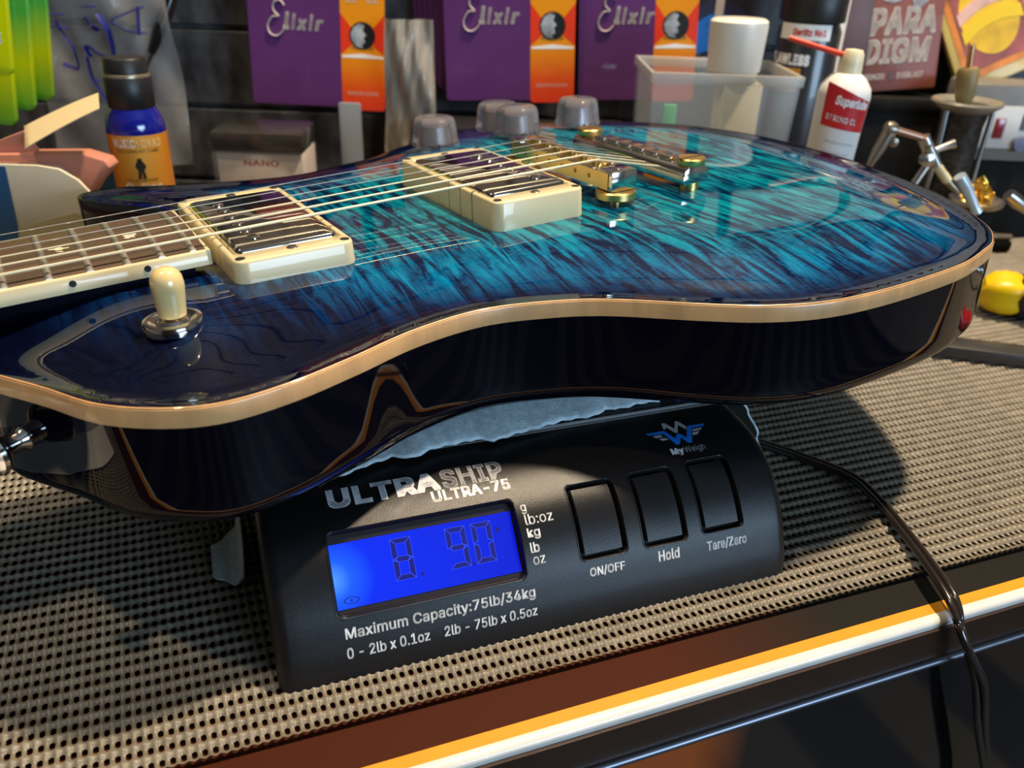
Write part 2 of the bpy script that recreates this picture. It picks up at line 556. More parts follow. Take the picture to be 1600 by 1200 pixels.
# buttons
for i, h in enumerate(holes[1:]):
    inn = offset_loop(h, 2.3)
    mb = MB()
    mb.loops([[bend(p[0], p[1], -3.3) for p in inn], [bend(p[0], p[1], -.9) for p in inn], [bend(p[0], p[1], -.45) for p in offset_loop(inn, .35)]])
    # domed cap follows the curved front
    xs = np.linspace(min(p[0] for p in inn) + .35, max(p[0] for p in inn) - .35, 5); s0 = min(p[1] for p in inn) + .35; s1 = max(p[1] for p in inn) - .35
    sv = np.linspace(s0, s1, 16)
    vs = [bend(x, s, -.45) for x in xs for s in sv]
    mb.add(vs, [(a * 16 + b, (a + 1) * 16 + b, (a + 1) * 16 + b + 1, a * 16 + b + 1) for a in range(4) for b in range(15)])
    mb.build('button', M_case, scale, M=SM, smooth=30)
# LCD: flat lit panel in the recess
pA = Vector(bend(50, 23, -2.0)); pB = Vector(bend(50, 50.5, -2.4))
upv = (pB - pA).normalized(); nrm = Vector((1, 0, 0)).cross(upv).normalized()


def lcd_pt(x, s, n=0.0):
    q = pA + upv * ((s - 23) / 27.5 * (pB - pA).length) + nrm * n
    return (x, q.y, q.z)


def lcd_mat():
    M = bpy.data.materials.new('backlit_lcd'); M.use_nodes = True
    nt = M.node_tree; b = nt.nodes['Principled BSDF']
    b.inputs['Base Color'].default_value = (0.0, 0.005, 0.08, 1); b.inputs['Roughness'].default_value = 0.25
    tc = nt.nodes.new('ShaderNodeTexCoord'); mp = nt.nodes.new('ShaderNodeMapping')
    c = SO + Vector(lcd_pt(21.0, 35.0))
    mp.inputs['Location'].default_value = (-c.x * MM, -c.y * MM, -c.z * MM)
    nt.links.new(tc.outputs['Object'], mp.inputs['Vector'])
    ln = nt.nodes.new('ShaderNodeVectorMath'); ln.operation = 'LENGTH'
    nt.links.new(mp.outputs['Vector'], ln.inputs[0])
    mr = nt.nodes.new('ShaderNodeMapRange'); mr.inputs['From Min'].default_value = 0.0; mr.inputs['From Max'].default_value = 0.068
    nt.links.new(ln.outputs['Value'], mr.inputs['Value'])
    rp = nt.nodes.new('ShaderNodeValToRGB')
    E = rp.color_ramp.elements
    E[0].position = 0.0; E[0].color = (0.10, 0.40, 1.0, 1)
    E[1].position = 1.0; E[1].color = (0.0, 0.004, 0.62, 1)
    e = E.new(0.10); e.color = (0.01, 0.12, 1.0, 1)
    e = E.new(0.22); e.color = (0.0, 0.02, 0.92, 1)
    nt.links.new(mr.outputs['Result'], rp.inputs['Fac'])
    nt.links.new(rp.outputs['Color'], b.inputs['Emission Color']); b.inputs['Emission Strength'].default_value = 0.95
    return M


mb = MB()
mb.add([lcd_pt(x, s) for x, s in ((21.9, 24.6), (87.0, 24.6), (87.0, 47.8), (21.9, 47.8))], [(0, 1, 2, 3)])
lcd = mb.build('lcd_screen', lcd_mat(), scale, M=SM, smooth=0)
mb = MB(); mb.add([lcd_pt(x, s, -.25) for x, s in ((19.6, 21.5), (90, 21.5), (90, 52.2), (19.6, 52.2))], [(0, 1, 2, 3)])
mb.build('lcd_bezel', mat('lcd_bezel_plastic', (0.02, 0.016, 0.022), 0.3), scale, M=SM, smooth=0)
M_seg = mat('lcd_segment', (0.0, 0.001, 0.03), 0.4, emit=(0.0, 0.0, 0.20, 1), emit_s=0.9)
M_seg_line = mat('lcd_segment_outline', (0.0, 0.01, 0.2), 0.4, emit=(0.03, 0.08, 1.0, 1), emit_s=1.0)
SEG = {'8': 'abcdefg', '9': 'abcdfg', '0': 'abcdef'}


def digit(ch, x0, x1, s0, s1, lean=-0.9):
    mb = MB(); t = 1.75; g = .18; sm = (s0 + s1) / 2

    def P(x, s): return lcd_pt(x + lean * (s - s0) / (s1 - s0) * 0.0 + lean * (1 - (s - s0) / (s1 - s0)) * 0, s, .22)
    def hz(s, d): return [(x0 + g, s), (x1 - g, s), (x1 - t - g, s + d * t), (x0 + t + g, s + d * t)]
    def vt(x, d, a, b, ca, cb): return [(x, a + g), (x + d * t, a + (t if ca else t / 2) + g), (x + d * t, b - (t if cb else t / 2) - g), (x, b - g)]
    S = {'a': hz(s1, -1), 'd': hz(s0, 1), 'g': [(x0 + t * .5 + g, sm), (x0 + t + g, sm + t / 2), (x1 - t - g, sm + t / 2), (x1 - t * .5 - g, sm), (x1 - t - g, sm - t / 2), (x0 + t + g, sm - t / 2)],
         'f': vt(x0, 1, sm, s1, 0, 1), 'e': vt(x0, 1, s0, sm, 1, 0), 'b': vt(x1, -1, sm, s1, 0, 1), 'c': vt(x1, -1, s0, sm, 1, 0)}
    for k in SEG[ch]:
        q = S[k]
        cx = sum(p[0] for p in q) / len(q); cy = sum(p[1] for p in q) / len(q)
        mb.add([lcd_pt(x, s, .25) for x, s in q], [tuple(range(len(q)))])
        big = [(cx + (p[0] - cx) * 1.05 + (.12 if p[0] > cx else -.12), cy + (p[1] - cy) * 1.05 + (.12 if p[1] > cy else -.12)) for p in q]
        mb.add([lcd_pt(x, s, .12) for x, s in big], [tuple(range(len(q)))], 1)
    mb.build('digit', [M_seg, M_seg_line], lcd, M=SM, smooth=0)


digit('8', 42.6, 49.6, 30.6, 45.6); digit('9', 62.1, 69.3, 30.6, 45.6); digit('0', 71.6, 78.8, 30.6, 45.6)
mb = MB()
for cx, cs in ((51.9, 31.2), (70.45, 31.0)):
    mb.add([lcd_pt(cx + .62 * math.cos(a), cs + .62 * math.sin(a), .25) for a in np.linspace(0, 2 * math.pi, 12, endpoint=False)], [tuple(range(12))])
mb.build('decimal_point', M_seg, lcd, M=SM, smooth=0)
mb = MB(); mb.add([lcd_pt(x, s, .25) for x, s in ((80.4, 43.0), (80.4, 40.4), (82.3, 41.7))], [(0, 1, 2)]); mb.build('unit_arrow', M_seg, lcd, M=SM, smooth=0)
mb = MB()
ring = [[(26.8 + rx * math.cos(a), 27.3 + ry * math.sin(a)) for a in np.linspace(0, 2 * math.pi, 20, endpoint=False)] for rx, ry in ((2.6, 1.25), (2.25, 1.0))]
mb.loops([[lcd_pt(x, s, .25) for x, s in l] for l in ring]); mb.add([lcd_pt(26.8 + .4 * math.cos(a), 27.3 + .35 * math.sin(a), .25) for a in np.linspace(0, 2 * math.pi, 8, endpoint=False)], [tuple(range(8))])
mb.build('stable_mark', M_seg, lcd, M=SM, smooth=0)


def curved_poly(name, polys, mt, n=.12):
    """flat outline(s) in (x, s) cut fine enough to follow the curved front"""
    bm = bmesh.new()
    for V, F in polys:
        vs = [bm.verts.new((p[0], p[1], 0)) for p in V]
        for f in F:
            try: bm.faces.new([vs[i] for i in f])
            except ValueError: pass
    bmesh.ops.triangulate(bm, faces=bm.faces)
    for _ in range(3):
        es = [e for e in bm.edges if e.calc_length() > 1.6]
        if not es: break
        bmesh.ops.subdivide_edges(bm, edges=es, cuts=1)
        bmesh.ops.triangulate(bm, faces=bm.faces)
    for v in bm.verts: v.co = (Vector(bend(v.co.x, v.co.y, n)) + SO) * MM
    bmesh.ops.recalc_face_normals(bm, faces=bm.faces)
    me = bpy.data.meshes.new(name); bm.to_mesh(me); bm.free(); me.materials.append(mt)
    return link(name, me, scale)


def ptext(s, x0, x1, s0, s1, mt, bold=0.0, shear=0.0):
    V, F, a = text_geo(s, bold, shear)
    return curved_poly('lettering', [([(x0 + p[0] * (x1 - x0), s0 + p[1] * (s1 - s0)) for p in V], F)], mt)


ptext('ULTRA', 24.4, 64.4, 60.1, 69.2, M_silver_ink, 0.04)
ptext('SHIP', 65.3, 88.6, 60.1, 69.6, M_grey_ink, 0.03)
ptext('ULTRA-75', 60.0, 89.2, 55.2, 60.0, M_white_ink, 0.03)
ptext('g', 90.2, 92.2, 44.6, 48.2, M_white_ink, 0.008)
ptext('lb:oz', 90.7, 101.3, 40.5, 44.4, M_white_ink, 0.006)
ptext('kg', 90.5, 95.3, 35.2, 39.4, M_white_ink, 0.015)
ptext('lb', 90.6, 94.0, 30.6, 34.3, M_white_ink, 0.015)
ptext('oz', 90.9, 95.5, 26.3, 29.2, M_white_ink, 0.006)
ptext('ON/OFF', 111.8, 125.9, 17.2, 21.0, M_white_ink, 0.022)
ptext('Hold', 140.0, 148.8, 17.4, 21.6, M_white_ink, 0.02)
ptext('Tare/Zero', 160.8, 178.4, 16.8, 21.3, M_white_ink, 0.022)
ptext('Maximum Capacity:75lb/34kg', 23.0, 90.2, 14.0, 19.0, M_white_ink, 0.016)
ptext('0 - 2lb x 0.1oz', 22.8, 51.0, 8.0, 12.0, M_white_ink, 0.016)
ptext('2lb - 75lb x 0.5oz', 56.2, 90.4, 7.9, 11.8, M_white_ink, 0.016)
ptext('My', 156.8, 162.3, 56.2, 60.0, M_silver_ink, 0.04)
ptext('Weigh', 162.6, 172.0, 56.3, 60.0, M_grey_ink, 0.0)
M_blue_ink = mat('blue_ink', (0.01, 0.20, 0.75), 0.4)
M_lgrey_ink = mat('light_grey_ink', (0.45, 0.45, 0.47), 0.4)
blue = [(151.4, 70.3), (159.7, 70.3), (161.9, 65.0), (164.1, 67.3), (165.1, 67.2), (166.8, 64.2), (170.6, 70.9), (178.8, 70.7), (177.2, 69.2), (171.7, 69.2), (167.7, 61.4), (166.1, 61.4), (164.4, 64.9), (162.4, 61.6), (160.7, 61.6), (158.3, 68.4), (151.9, 69.0)]
grey = [(160.9, 74.9), (162.3, 74.9), (164.6, 70.4), (167.1, 74.9), (168.3, 74.7), (170.1, 71.0), (169.2, 68.8), (167.2, 72.3), (164.6, 67.9), (163.6, 67.9), (161.6, 72.2), (160.9, 71.2), (159.9, 71.0)]
wings = [[(153.2, 68.1), (157.0, 68.1), (157.5, 67.0), (154.4, 66.7)], [(155.2, 66.1), (157.8, 66.2), (159.0, 64.9), (156.1, 64.7)],
         [(171.7, 68.4), (176.2, 68.5), (174.9, 67.3), (171.1, 67.2)], [(170.7, 66.6), (173.9, 66.6), (172.4, 65.1), (169.9, 65.0)]]
curved_poly('winged_logo', [(blue, [tuple(range(len(blue)))])], M_blue_ink)['label'] = 'blue winged letter of the scale logo'
curved_poly('winged_logo', [(grey, [tuple(range(len(grey)))])] + [(q, [(0, 1, 2, 3)]) for q in wings], M_lgrey_ink, .14)['label'] = 'grey letter and wing stripes of the scale logo'

# ------------------------------------------------------------------ cloth under the guitar
def make_cloth():
    top_front = {-2: 262, 10: 256, 30: 246, 40: 250, 50.7: 253, 58: 250, 66: 254, 77: 255, 84: 255.5, 90: 252.5, 100: 255, 109: 256.5, 122: 259, 134: 258.5, 142: 262, 150: 261, 157: 262.5, 166: 262, 172: 268, 186: 282, 198: 262}
    kx = sorted(top_front); ky = [top_front[k] for k in kx]
    dl = spline([(-3, 48), (-4.5, 36), (-5.5, 18), (-7, 6), (-11, 1.9), (-18, 1.5)], 8); dr = spline([(201, 49), (207, 44), (213, 36), (218, 26), (222, 15), (225, 6), (229, 2)], 8)
    dl = np.array(dl); dr = np.array(dr)
    cl = np.concatenate([[0], np.cumsum(np.linalg.norm(np.diff(dl, axis=0), axis=1))]); cr = np.concatenate([[0], np.cumsum(np.linalg.norm(np.diff(dr, axis=0), axis=1))])
    xs = np.concatenate([np.linspace(-3 - cl[-1], -3, 44, endpoint=False), np.linspace(-3, 201, 100), np.linspace(201 + 1, 201 + cr[-1], 40)])
    vs = []; nt_ = 44
    for i, q in enumerate(xs):
        if q < -3:
            e = -3 - q; x = float(np.interp(e, cl, dl[:, 0])); z = float(np.interp(e, cl, dl[:, 1]))
            k = e / cl[-1]
            o_ = max(0, (k - .5) / .5)
            f = 262 - 10 * math.sin(min(1, k * 1.3) * 1.57) + 13 * o_ ** 3 + .8 * math.sin(e * .9); back = 291 - 9 * o_ ** 3 + .8 * math.sin(e * .7)
        elif q > 201:
            e = q - 201; x = float(np.interp(e, cr, dr[:, 0])); z = float(np.interp(e, cr, dr[:, 1])); k = e / cr[-1]
            f = 262 - 4 * k + 1.6 * math.sin(e * .42); back = 330 + 2 * math.sin(e * .3) + max(0, 6 - e) * 10
        else:
            x = q; z = 50.2; f = float(np.interp(q, kx, ky)) + .5 * math.sin(q * .9); back = 400 - 6 * math.sin(q * .05)
        for j in range(nt_):
            t = (j / (nt_ - 1)) ** 1.25
            y = f + (back - f) * t
            lift = max(0, 7.6 + .036 * min(max(q, 0), 198)) * min(1, t * 3.4) ** .8 * max(0, min(1, (q + 2) / 10)) * max(0, min(1, (200 - q) / 10))
            wr = 1.1 * math.sin(q * .11 + 5 * t) * math.sin(3 * t + .7) + .5 * math.sin(q * .33 + 9 * t)
            vs.append((x, y, z + min(lift * (.9 + .1 * math.sin(q * .09)) + (wr * .35 if lift > 0 else 0), max(0, 7.4 + .036 * min(max(q, 0), 198)))))
    n = len(xs); fs = [(i * nt_ + j, (i + 1) * nt_ + j, (i + 1) * nt_ + j + 1, i * nt_ + j + 1) for i in range(n - 1) for j in range(nt_ - 1)]
    mb = MB(); mb.add(vs, fs)
    o = mb.build('polishing_cloth', mat('suede', (0.56, 0.69, 0.75), 0.9, noise=0.18, nscale=350, bump=0.5, bscale=2200), None, smooth=80)
    md = o.modifiers.new('t', 'SOLIDIFY'); md.thickness = 0.9 * MM; md.offset = 1
    tag(o, 'pale blue suede polishing cloth spread on the scale under the guitar', 'cloth')


make_cloth()

# ------------------------------------------------------------------ power cord
def make_cord():
    path = spline([(196, 306, 14), (214, 300, 9), (240, 283, 3.2), (254, 264.5, 3), (265, 245, 3), (264, 225, 3), (258, 201, 3.6), (250.5, 181, 5.5), (245.5, 165, 4.5), (244.5, 156, -4), (250, 152, -16), (257.5, 150, -30), (268, 149.4, -56), (286, 149.4, -94), (302, 149.4, -130), (310, 149.4, -165)], 12)
    mb = MB()
    for sgn in (-1, 1):
        pp = []
        for i, p in enumerate(path):
            t = (path[min(i + 1, len(path) - 1)] - path[max(i - 1, 0)]); t = Vector(t).normalized()
            a = t.cross(Vector((0, 0, 1)) if abs(t.z) < .8 else Vector((0, 1, 0))).normalized(); u = a.cross(t)
            ph = 0.0 if i < 95 else (i - 95) * .06
            pp.append(Vector(p) + (a * math.cos(ph) + u * math.sin(ph)) * (1.5 * sgn))
        mb.tube(pp, 1.55, 12)
    o = mb.build('power_cord', mat('cord_vinyl', (0.018, 0.013, 0.011), 0.22, coat=0.4), None, smooth=60)
    tag(o, 'black twin power cord running from the scale over the bench edge', 'cord')


make_cord()

# ------------------------------------------------------------------ electric guitar
# local frame in mm: U from bridge towards the nut, V towards the bass side (near), W up from the top
GM = Matrix(((-0.976541, 0.211391, -0.040998, 0.15822941), (-0.212157, -0.977116, 0.015286, 0.359404482), (-0.036828, 0.023626, 0.999042, 0.116785372), (0, 0, 0, 1)))
gt = empty('electric_guitar', M=GM, label='glossy blue flame-top electric guitar with maple edge lying on the scale', cat='guitar')
near = [(252, 29), (250, 38), (246.5, 48), (241, 57), (232, 70.5), (220, 90), (205, 102.6), (190, 108.4), (171, 107.5), (149, 102), (124, 94.3), (98, 92), (76, 98), (56, 108.4), (31, 129.7), (13, 143), (-8.5, 152), (-38, 155.8), (-77, 155.5), (-102, 150.5), (-116.5, 145.3), (-133.5, 131.5), (-155, 99), (-171, 59.6), (-182.5, 8.5), (-183.5, -41), (-171.5, -83)]
far = [(-147.5, -117.5), (-124, -137), (-91, -155.5), (-60, -165), (-35, -164.5), (-4, -152), (23, -139.5), (41, -128), (61, -122), (88, -115), (111, -117.5), (147, -129), (170, -140), (184, -142.5), (193.5, -139), (195.5, -131), (190, -119), (180, -107), (168, -92), (157, -75), (152, -58), (155, -44), (166, -33), (184, -27), (215, -25.5), (247, -22), (253, 0)]
_raw = np.array(spline(near + far, 24, True))
_seg = np.linalg.norm(np.roll(_raw, -1, 0) - _raw, axis=1); _cum = np.concatenate([[0], np.cumsum(_seg)])
NO = 460
_q = np.linspace(0, _cum[-1], NO, endpoint=False); _rw = np.vstack([_raw, _raw[:1]])
OUT = np.stack([np.interp(_q, _cum, _rw[:, 0]), np.interp(_q, _cum, _rw[:, 1])], 1)
_tg = np.roll(OUT, -1, 0) - np.roll(OUT, 1, 0); _tg /= np.linalg.norm(_tg, axis=1)[:, None]
ONR = np.stack([_tg[:, 1], -_tg[:, 0]], 1)
_area = np.sum(OUT[:, 0] * np.roll(OUT[:, 1], -1) - np.roll(OUT[:, 0], -1) * OUT[:, 1])
if _area < 0: ONR = -ONR      # outward normals


def rimw(v): return -8.0 + np.clip(-v / 100.0, 0, 1) * 1.0


# height of the carved top on a 1.5 mm raster from the distance to the rim
GS = 1.5
gu = np.arange(-200, 272, GS); gv = np.arange(-180, 172, GS)
UU, VV = np.meshgrid(gu, gv, indexing='ij')
flat = np.stack([UU.ravel(), VV.ravel()], 1).astype(np.float32)
dist = np.empty(len(flat), np.float32)
for a in range(0, len(flat), 4000):
    b = flat[a:a + 4000]
    dist[a:a + 4000] = np.sqrt(((b[:, None, :] - OUT[None, :, :].astype(np.float32)) ** 2).sum(-1)).min(1)
ins = np.zeros(len(flat), bool)
x, y = flat[:, 0], flat[:, 1]
for i in range(NO):
    p, q = OUT[i], OUT[(i + 1) % NO]
    if p[1] == q[1]: continue
    c = (p[1] > y) != (q[1] > y)
    xi = (q[0] - p[0]) * (y - p[1]) / (q[1] - p[1]) + p[0]
    ins ^= c & (x < xi)
dist = np.where(ins, dist, 0).reshape(UU.shape)


def carve(d):
    t = np.clip((d - 5) / 50.0, 0, 1)
    return t * t * (3 - 2 * t)


DS = np.where(dist > 0, dist, 0)
HT = rimw(VV) * (1 - carve(DS)) - 0.9 * np.exp(-((DS - 9) / 6.0) ** 2) * (DS > 0)
ker = np.exp(-np.linspace(-2, 2, 9) ** 2); ker /= ker.sum()
for ax in (0, 1):
    HT = np.apply_along_axis(lambda r: np.convolve(np.pad(r, 4, 'edge'), ker, 'valid'), ax, HT)


def sample(A, u, v):
    fu = np.clip((u - gu[0]) / GS, 0, len(gu) - 1.001); fv = np.clip((v - gv[0]) / GS, 0, len(gv) - 1.001)
    i = int(fu); j = int(fv); a = fu - i; b = fv - j
    return (A[i, j] * (1 - a) + A[i + 1, j] * a) * (1 - b) + (A[i, j + 1] * (1 - a) + A[i + 1, j + 1] * a) * b


def topw(u, v):
    d = sample(DS, u, v)
    h = sample(HT, u, v)
    if d < 6:   # stay exact at the rim
        k = d / 6; h = float(rimw(np.array(v))) * (1 - k) + h * k
    return h


def flame_mat():
    M = bpy.data.materials.new('flame_maple_blue'); M.use_nodes = True
    nt = M.node_tree; b = nt.nodes['Principled BSDF']; L = nt.links.new
    b.inputs['Roughness'].default_value = 0.42
    setin(b, 'Coat Weight', 1.0); setin(b, 'Coat Roughness', 0.012); setin(b, 'Coat IOR', 1.55)
    setin(b, 'Specular IOR Level', 0.0)
    tc = nt.nodes.new('ShaderNodeTexCoord')
    # flame figure: bands across the strings, warped along V
    mp = nt.nodes.new('ShaderNodeMapping'); mp.inputs['Scale'].default_value = (215, 32, 1); mp.inputs['Rotation'].default_value = (0, 0, math.radians(8))
    L(tc.outputs['Object'], mp.inputs['Vector'])
    n1 = nt.nodes.new('ShaderNodeTexNoise'); n1.inputs['Scale'].default_value = 1.0; n1.inputs['Detail'].default_value = 3; n1.inputs['Roughness'].default_value = .55; n1.inputs['Distortion'].default_value = 1.1
    L(mp.outputs['Vector'], n1.inputs['Vector'])
    mp2 = nt.nodes.new('ShaderNodeMapping'); mp2.inputs['Scale'].default_value = (260, 1900, 1)
    L(tc.outputs['Object'], mp2.inputs['Vector'])
    n2 = nt.nodes.new('ShaderNodeTexNoise'); n2.inputs['Scale'].default_value = 1.0; n2.inputs['Detail'].default_value = 2
    L(mp2.outputs['Vector'], n2.inputs['Vector'])
    mx = nt.nodes.new('ShaderNodeMath'); mx.operation = 'MULTIPLY_ADD'; mx.inputs[1].default_value = 0.22; L(n2.outputs['Fac'], mx.inputs[0])
    sb = nt.nodes.new('ShaderNodeMath'); sb.operation = 'ADD'; sb.inputs[1].default_value = -0.11; L(n1.outputs['Fac'], sb.inputs[0]); L(sb.outputs[0], mx.inputs[2])
    rp = nt.nodes.new('ShaderNodeValToRGB'); E = rp.color_ramp.elements
    E[0].position = 0.40; E[0].color = (0.0, 0.008, 0.03, 1)
    E[1].position = 0.68; E[1].color = (0.0, 0.27, 0.33, 1)
    e = E.new(0.47); e.color = (0.0, 0.065, 0.125, 1)
    e = E.new(0.55); e.color = (0.0, 0.145, 0.22, 1)
    L(mx.outputs[0], rp.inputs['Fac'])
    at = nt.nodes.new('ShaderNodeAttribute'); at.attribute_name = 'rim'
    # teal goes to blue then to navy in the burst near the rim
    r2 = nt.nodes.new('ShaderNodeValToRGB'); E = r2.color_ramp.elements
    E[0].position = 0.07; E[0].color = (0.003, 0.004, 0.022, 1); E[1].position = 1.0; E[1].color = (1, 1, 1, 1)
    e = E.new(0.17); e.color = (0.03, 0.08, 0.26, 1)
    e = E.new(0.38); e.color = (0.40, 0.62, 1.0, 1)
    L(at.outputs['Fac'], r2.inputs['Fac'])
    mu = nt.nodes.new('ShaderNodeMix'); mu.data_type = 'RGBA'; mu.blend_type = 'MULTIPLY'; mu.inputs['Factor'].default_value = 1.0
    L(rp.outputs['Color'], mu.inputs['A']); L(r2.outputs['Color'], mu.inputs['B'])
    ad = nt.nodes.new('ShaderNodeMix'); ad.data_type = 'RGBA'; ad.blend_type = 'ADD'; ad.inputs['Factor'].default_value = 1.0
    ad.inputs['B'].default_value = (0.0012, 0.002, 0.010, 1)
    L(mu.outputs['Result'], ad.inputs['A']); L(ad.outputs['Result'], b.inputs['Base Color'])
    return M


M_side = mat('navy_gloss', (0.0018, 0.0018, 0.005), 0.4, coat=0.8, coat_rough=0.012)
M_side.node_tree.nodes['Principled BSDF'].inputs['Specular IOR Level'].default_value = 0.0


def make_body():
    # carved top
    inner = [OUT - ONR * d for d in (0.0,)]
    pts = [Vector(p) for p in OUT]; edges = [(i, (i + 1) % NO) for i in range(NO)]
    step = 3.2
    us = np.arange(-186, 255, step); vs = np.arange(-168, 160, step)
    for i, u in enumerate(us):
        for v in vs + (step / 2 if i % 2 else 0):
            if sample(DS, u, v) > 2.2: pts.append(Vector((u, v)))
    V, _, Fc, *_r = delaunay_2d_cdt(pts, edges, [], 1, 1e-5)
    mb = MB()
    P3 = []; rim = []
    for p in V:
        P3.append((p[0], p[1], topw(p[0], p[1])))
        d = sample(DS, p[0], p[1])
        k = min(1.0, d / 62.0)
        tu = min(max((p[0] - 95) / 75.0, 0), 1)
        k = k * (1 - .80 * tu * tu * (3 - 2 * tu))
        rim.append(k)
    mb.add(P3, [tuple(f) for f in Fc])
    o = mb.build('carved_top', flame_mat(), gt, smooth=70)
    me = o.data
    if sum(p.normal.z for p in me.polygons) < 0: me.flip_normals()
    at = me.attributes.new('rim', 'FLOAT', 'POINT'); at.data.foreach_set('value', rim)
    # analytic normals keep the gloss clean
    N = []
    for v in me.vertices:
        u_, v_ = v.co.x / MM, v.co.y / MM; h = 1.6
        a = topw(u_ + h, v_) - topw(u_ - h, v_); b = topw(u_, v_ + h) - topw(u_, v_ - h)
        if sample(DS, u_, v_) < 2.0: a *= .6; b *= .6
        n = Vector((-a / (2 * h), -b / (2 * h), 1)).normalized(); N.append(n)
    me.normals_split_custom_set_from_vertices(N)
    # maple edge strip
    Wt = rimw(OUT[:, 1]); d_b = 6.2
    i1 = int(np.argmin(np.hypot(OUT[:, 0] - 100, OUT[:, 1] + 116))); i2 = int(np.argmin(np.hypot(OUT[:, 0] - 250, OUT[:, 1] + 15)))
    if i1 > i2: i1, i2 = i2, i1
    mb = MB(); rows = []
    for off, dz in ((0.9, .12), (0.25, -.12), (0.0, -.7), (0.0, -d_b)):
        q = OUT - ONR * (off - .25)
        rows.append([(q[i, 0], q[i, 1], Wt[i] + dz) for i in range(NO)])
    mb.loops(rows)
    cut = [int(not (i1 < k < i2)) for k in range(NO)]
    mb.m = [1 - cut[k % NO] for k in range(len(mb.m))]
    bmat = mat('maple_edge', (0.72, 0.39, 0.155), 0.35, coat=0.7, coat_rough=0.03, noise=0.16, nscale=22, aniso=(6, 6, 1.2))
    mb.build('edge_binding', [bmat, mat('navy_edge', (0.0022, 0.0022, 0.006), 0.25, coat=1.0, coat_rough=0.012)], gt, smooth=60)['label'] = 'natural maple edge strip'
    # dark sides and back with a rounded lower edge
    mb = MB(); rows = []; WB = -51.0; rr = 9.0
    prof = [(0.0, None)] + [(0.0, -38.0)] + [(rr * (1 - math.cos(a)), WB + rr * (1 - math.sin(a))) for a in np.linspace(0, math.pi / 2, 9)]
    for off, wz in prof:
        q = OUT - ONR * (off - .25)
        rows.append([(q[i, 0], q[i, 1], Wt[i] - d_b if wz is None else wz) for i in range(NO)])
    mb.loops(rows, 0, False, True)
    mb.build('body_back', M_side, gt, smooth=60)['label'] = 'glossy near-black body sides and back'


make_body()

# neck and fingerboard
SL = 624.7


def fret_u(n): return SL * 2 ** (-n / 12)


def half_w(u): return 21.4 + 6.9 * (SL - u) / (SL - 175)


def board_w(u): return 8.75 - 0.021 * (u - 175)     # board surface at its edges


def crown(u, v): return math.sqrt(max(0, 254 ** 2 - v * v)) - math.sqrt(254 ** 2 - half_w(u) ** 2)


M_rose = mat('rosewood', (0.085, 0.052, 0.034), 0.5, noise=0.55, nscale=1.0, aniso=(18, 900, 50))
us = np.linspace(171.2, SL + 4, 40)
mb = MB(); rows = []
for u in us:
    h = half_w(u) - 1.4
    row = [(u, v, board_w(u) + crown(u, v)) for v in np.linspace(-h, h, 13)]
    row += [(u, h, board_w(u) - 5), (u, -h, board_w(u) - 5)]
    rows.append(row)
mb.loops(rows, 0, True, True)
board = mb.build('fingerboard', M_rose, gt, smooth=30)
mb = MB()
for sg in (1, -1):
    rows = []
    for u in us:
        h = half_w(u); b = board_w(u)
        q = [(h - 1.5, b + .16), (h - .5, b + .1), (h, b - .4), (h + .05, b - 5.2), (h - 1.5, b - 5.2)]
        rows.append([(u, sg * v, w_) for v, w_ in q])
    mb.loops(rows, 0, True, True)
u0 = 170.0
mb.box(u0, 171.3, -half_w(u0), half_w(u0), board_w(u0) - 5.2, board_w(u0) + .1)
bind = mb.build('fingerboard_binding', M_cream, board, smooth=45)
for n in (15, 17, 19, 21):
    mb = MB(); um = (fret_u(n) + fret_u(n - 1)) / 2
    mb.lathe([(1.15, -.2), (1.15, .12), (0, .12)], 16, (um, half_w(um) + .05, board_w(um) - 2.2), (0, 1, 0))
    mb.build('side_dot', M_dark, bind)
# bird-like pearl inlays
M_pearl = mat('pearl', (0.72, 0.70, 0.58), 0.2, coat=0.6)
birdA = [(-6, 1.0), (-3.2, .6), (-1.5, 1.6), (-1.2, 4.4), (1.6, 4.6), (2.2, 2.0), (4.6, 2.2), (6, 4.0), (5.4, .9), (2.4, -.4), (1.8, -1.6), (-1.0, -1.8), (-2.2, -.6), (-4.6, -.6)]
birdB = [(-1.9, -3.8), (-.8, -4.9), (1.4, -3.9), (2.7, -3.0), (.2, -3.1)]
for n in (15, 17, 19, 21):
    um = (fret_u(n) + fret_u(n - 1)) / 2; k = .62 if n > 18 else .8
    mb = MB()
    for bd in (birdA, birdB) if n != 21 else ([(-3.5, 3), (0, 2.2), (3.2, 3.4), (3.6, .8), (2.6, -.6), (4, -2.6), (1.6, -4), (0, -2.8), (-2.6, -3.4), (-2, -1), (-4, .6)],):
        mb.add([(um + a * k, -b * k * 1.25, board_w(um) + crown(um, b) + .07) for a, b in bd], [tuple(range(len(bd)))])
    mb.build('inlay', M_pearl, board, smooth=0)
M_fret = mat('fret_wire', (0.68, 0.65, 0.60), 0.42, 1.0)
for n in range(1, 23):
    u = fret_u(n); h = half_w(u) - 1.5; rows = []
    vs = np.linspace(-h, h, 15)
    for v in vs:
        b = board_w(u) + crown(u, v) - .05; e = .55 if abs(v) == h else 1.0
        rows.append([(u + x_, v, b + z_ * e) for x_, z_ in ((-1.25, 0), (-1.05, .55), (-.5, 1.0), (.5, 1.0), (1.05, .55), (1.25, 0))])
    mb = MB(); mb.loops(rows, 0, True, True); mb.build('fret', M_fret, board, smooth=50)
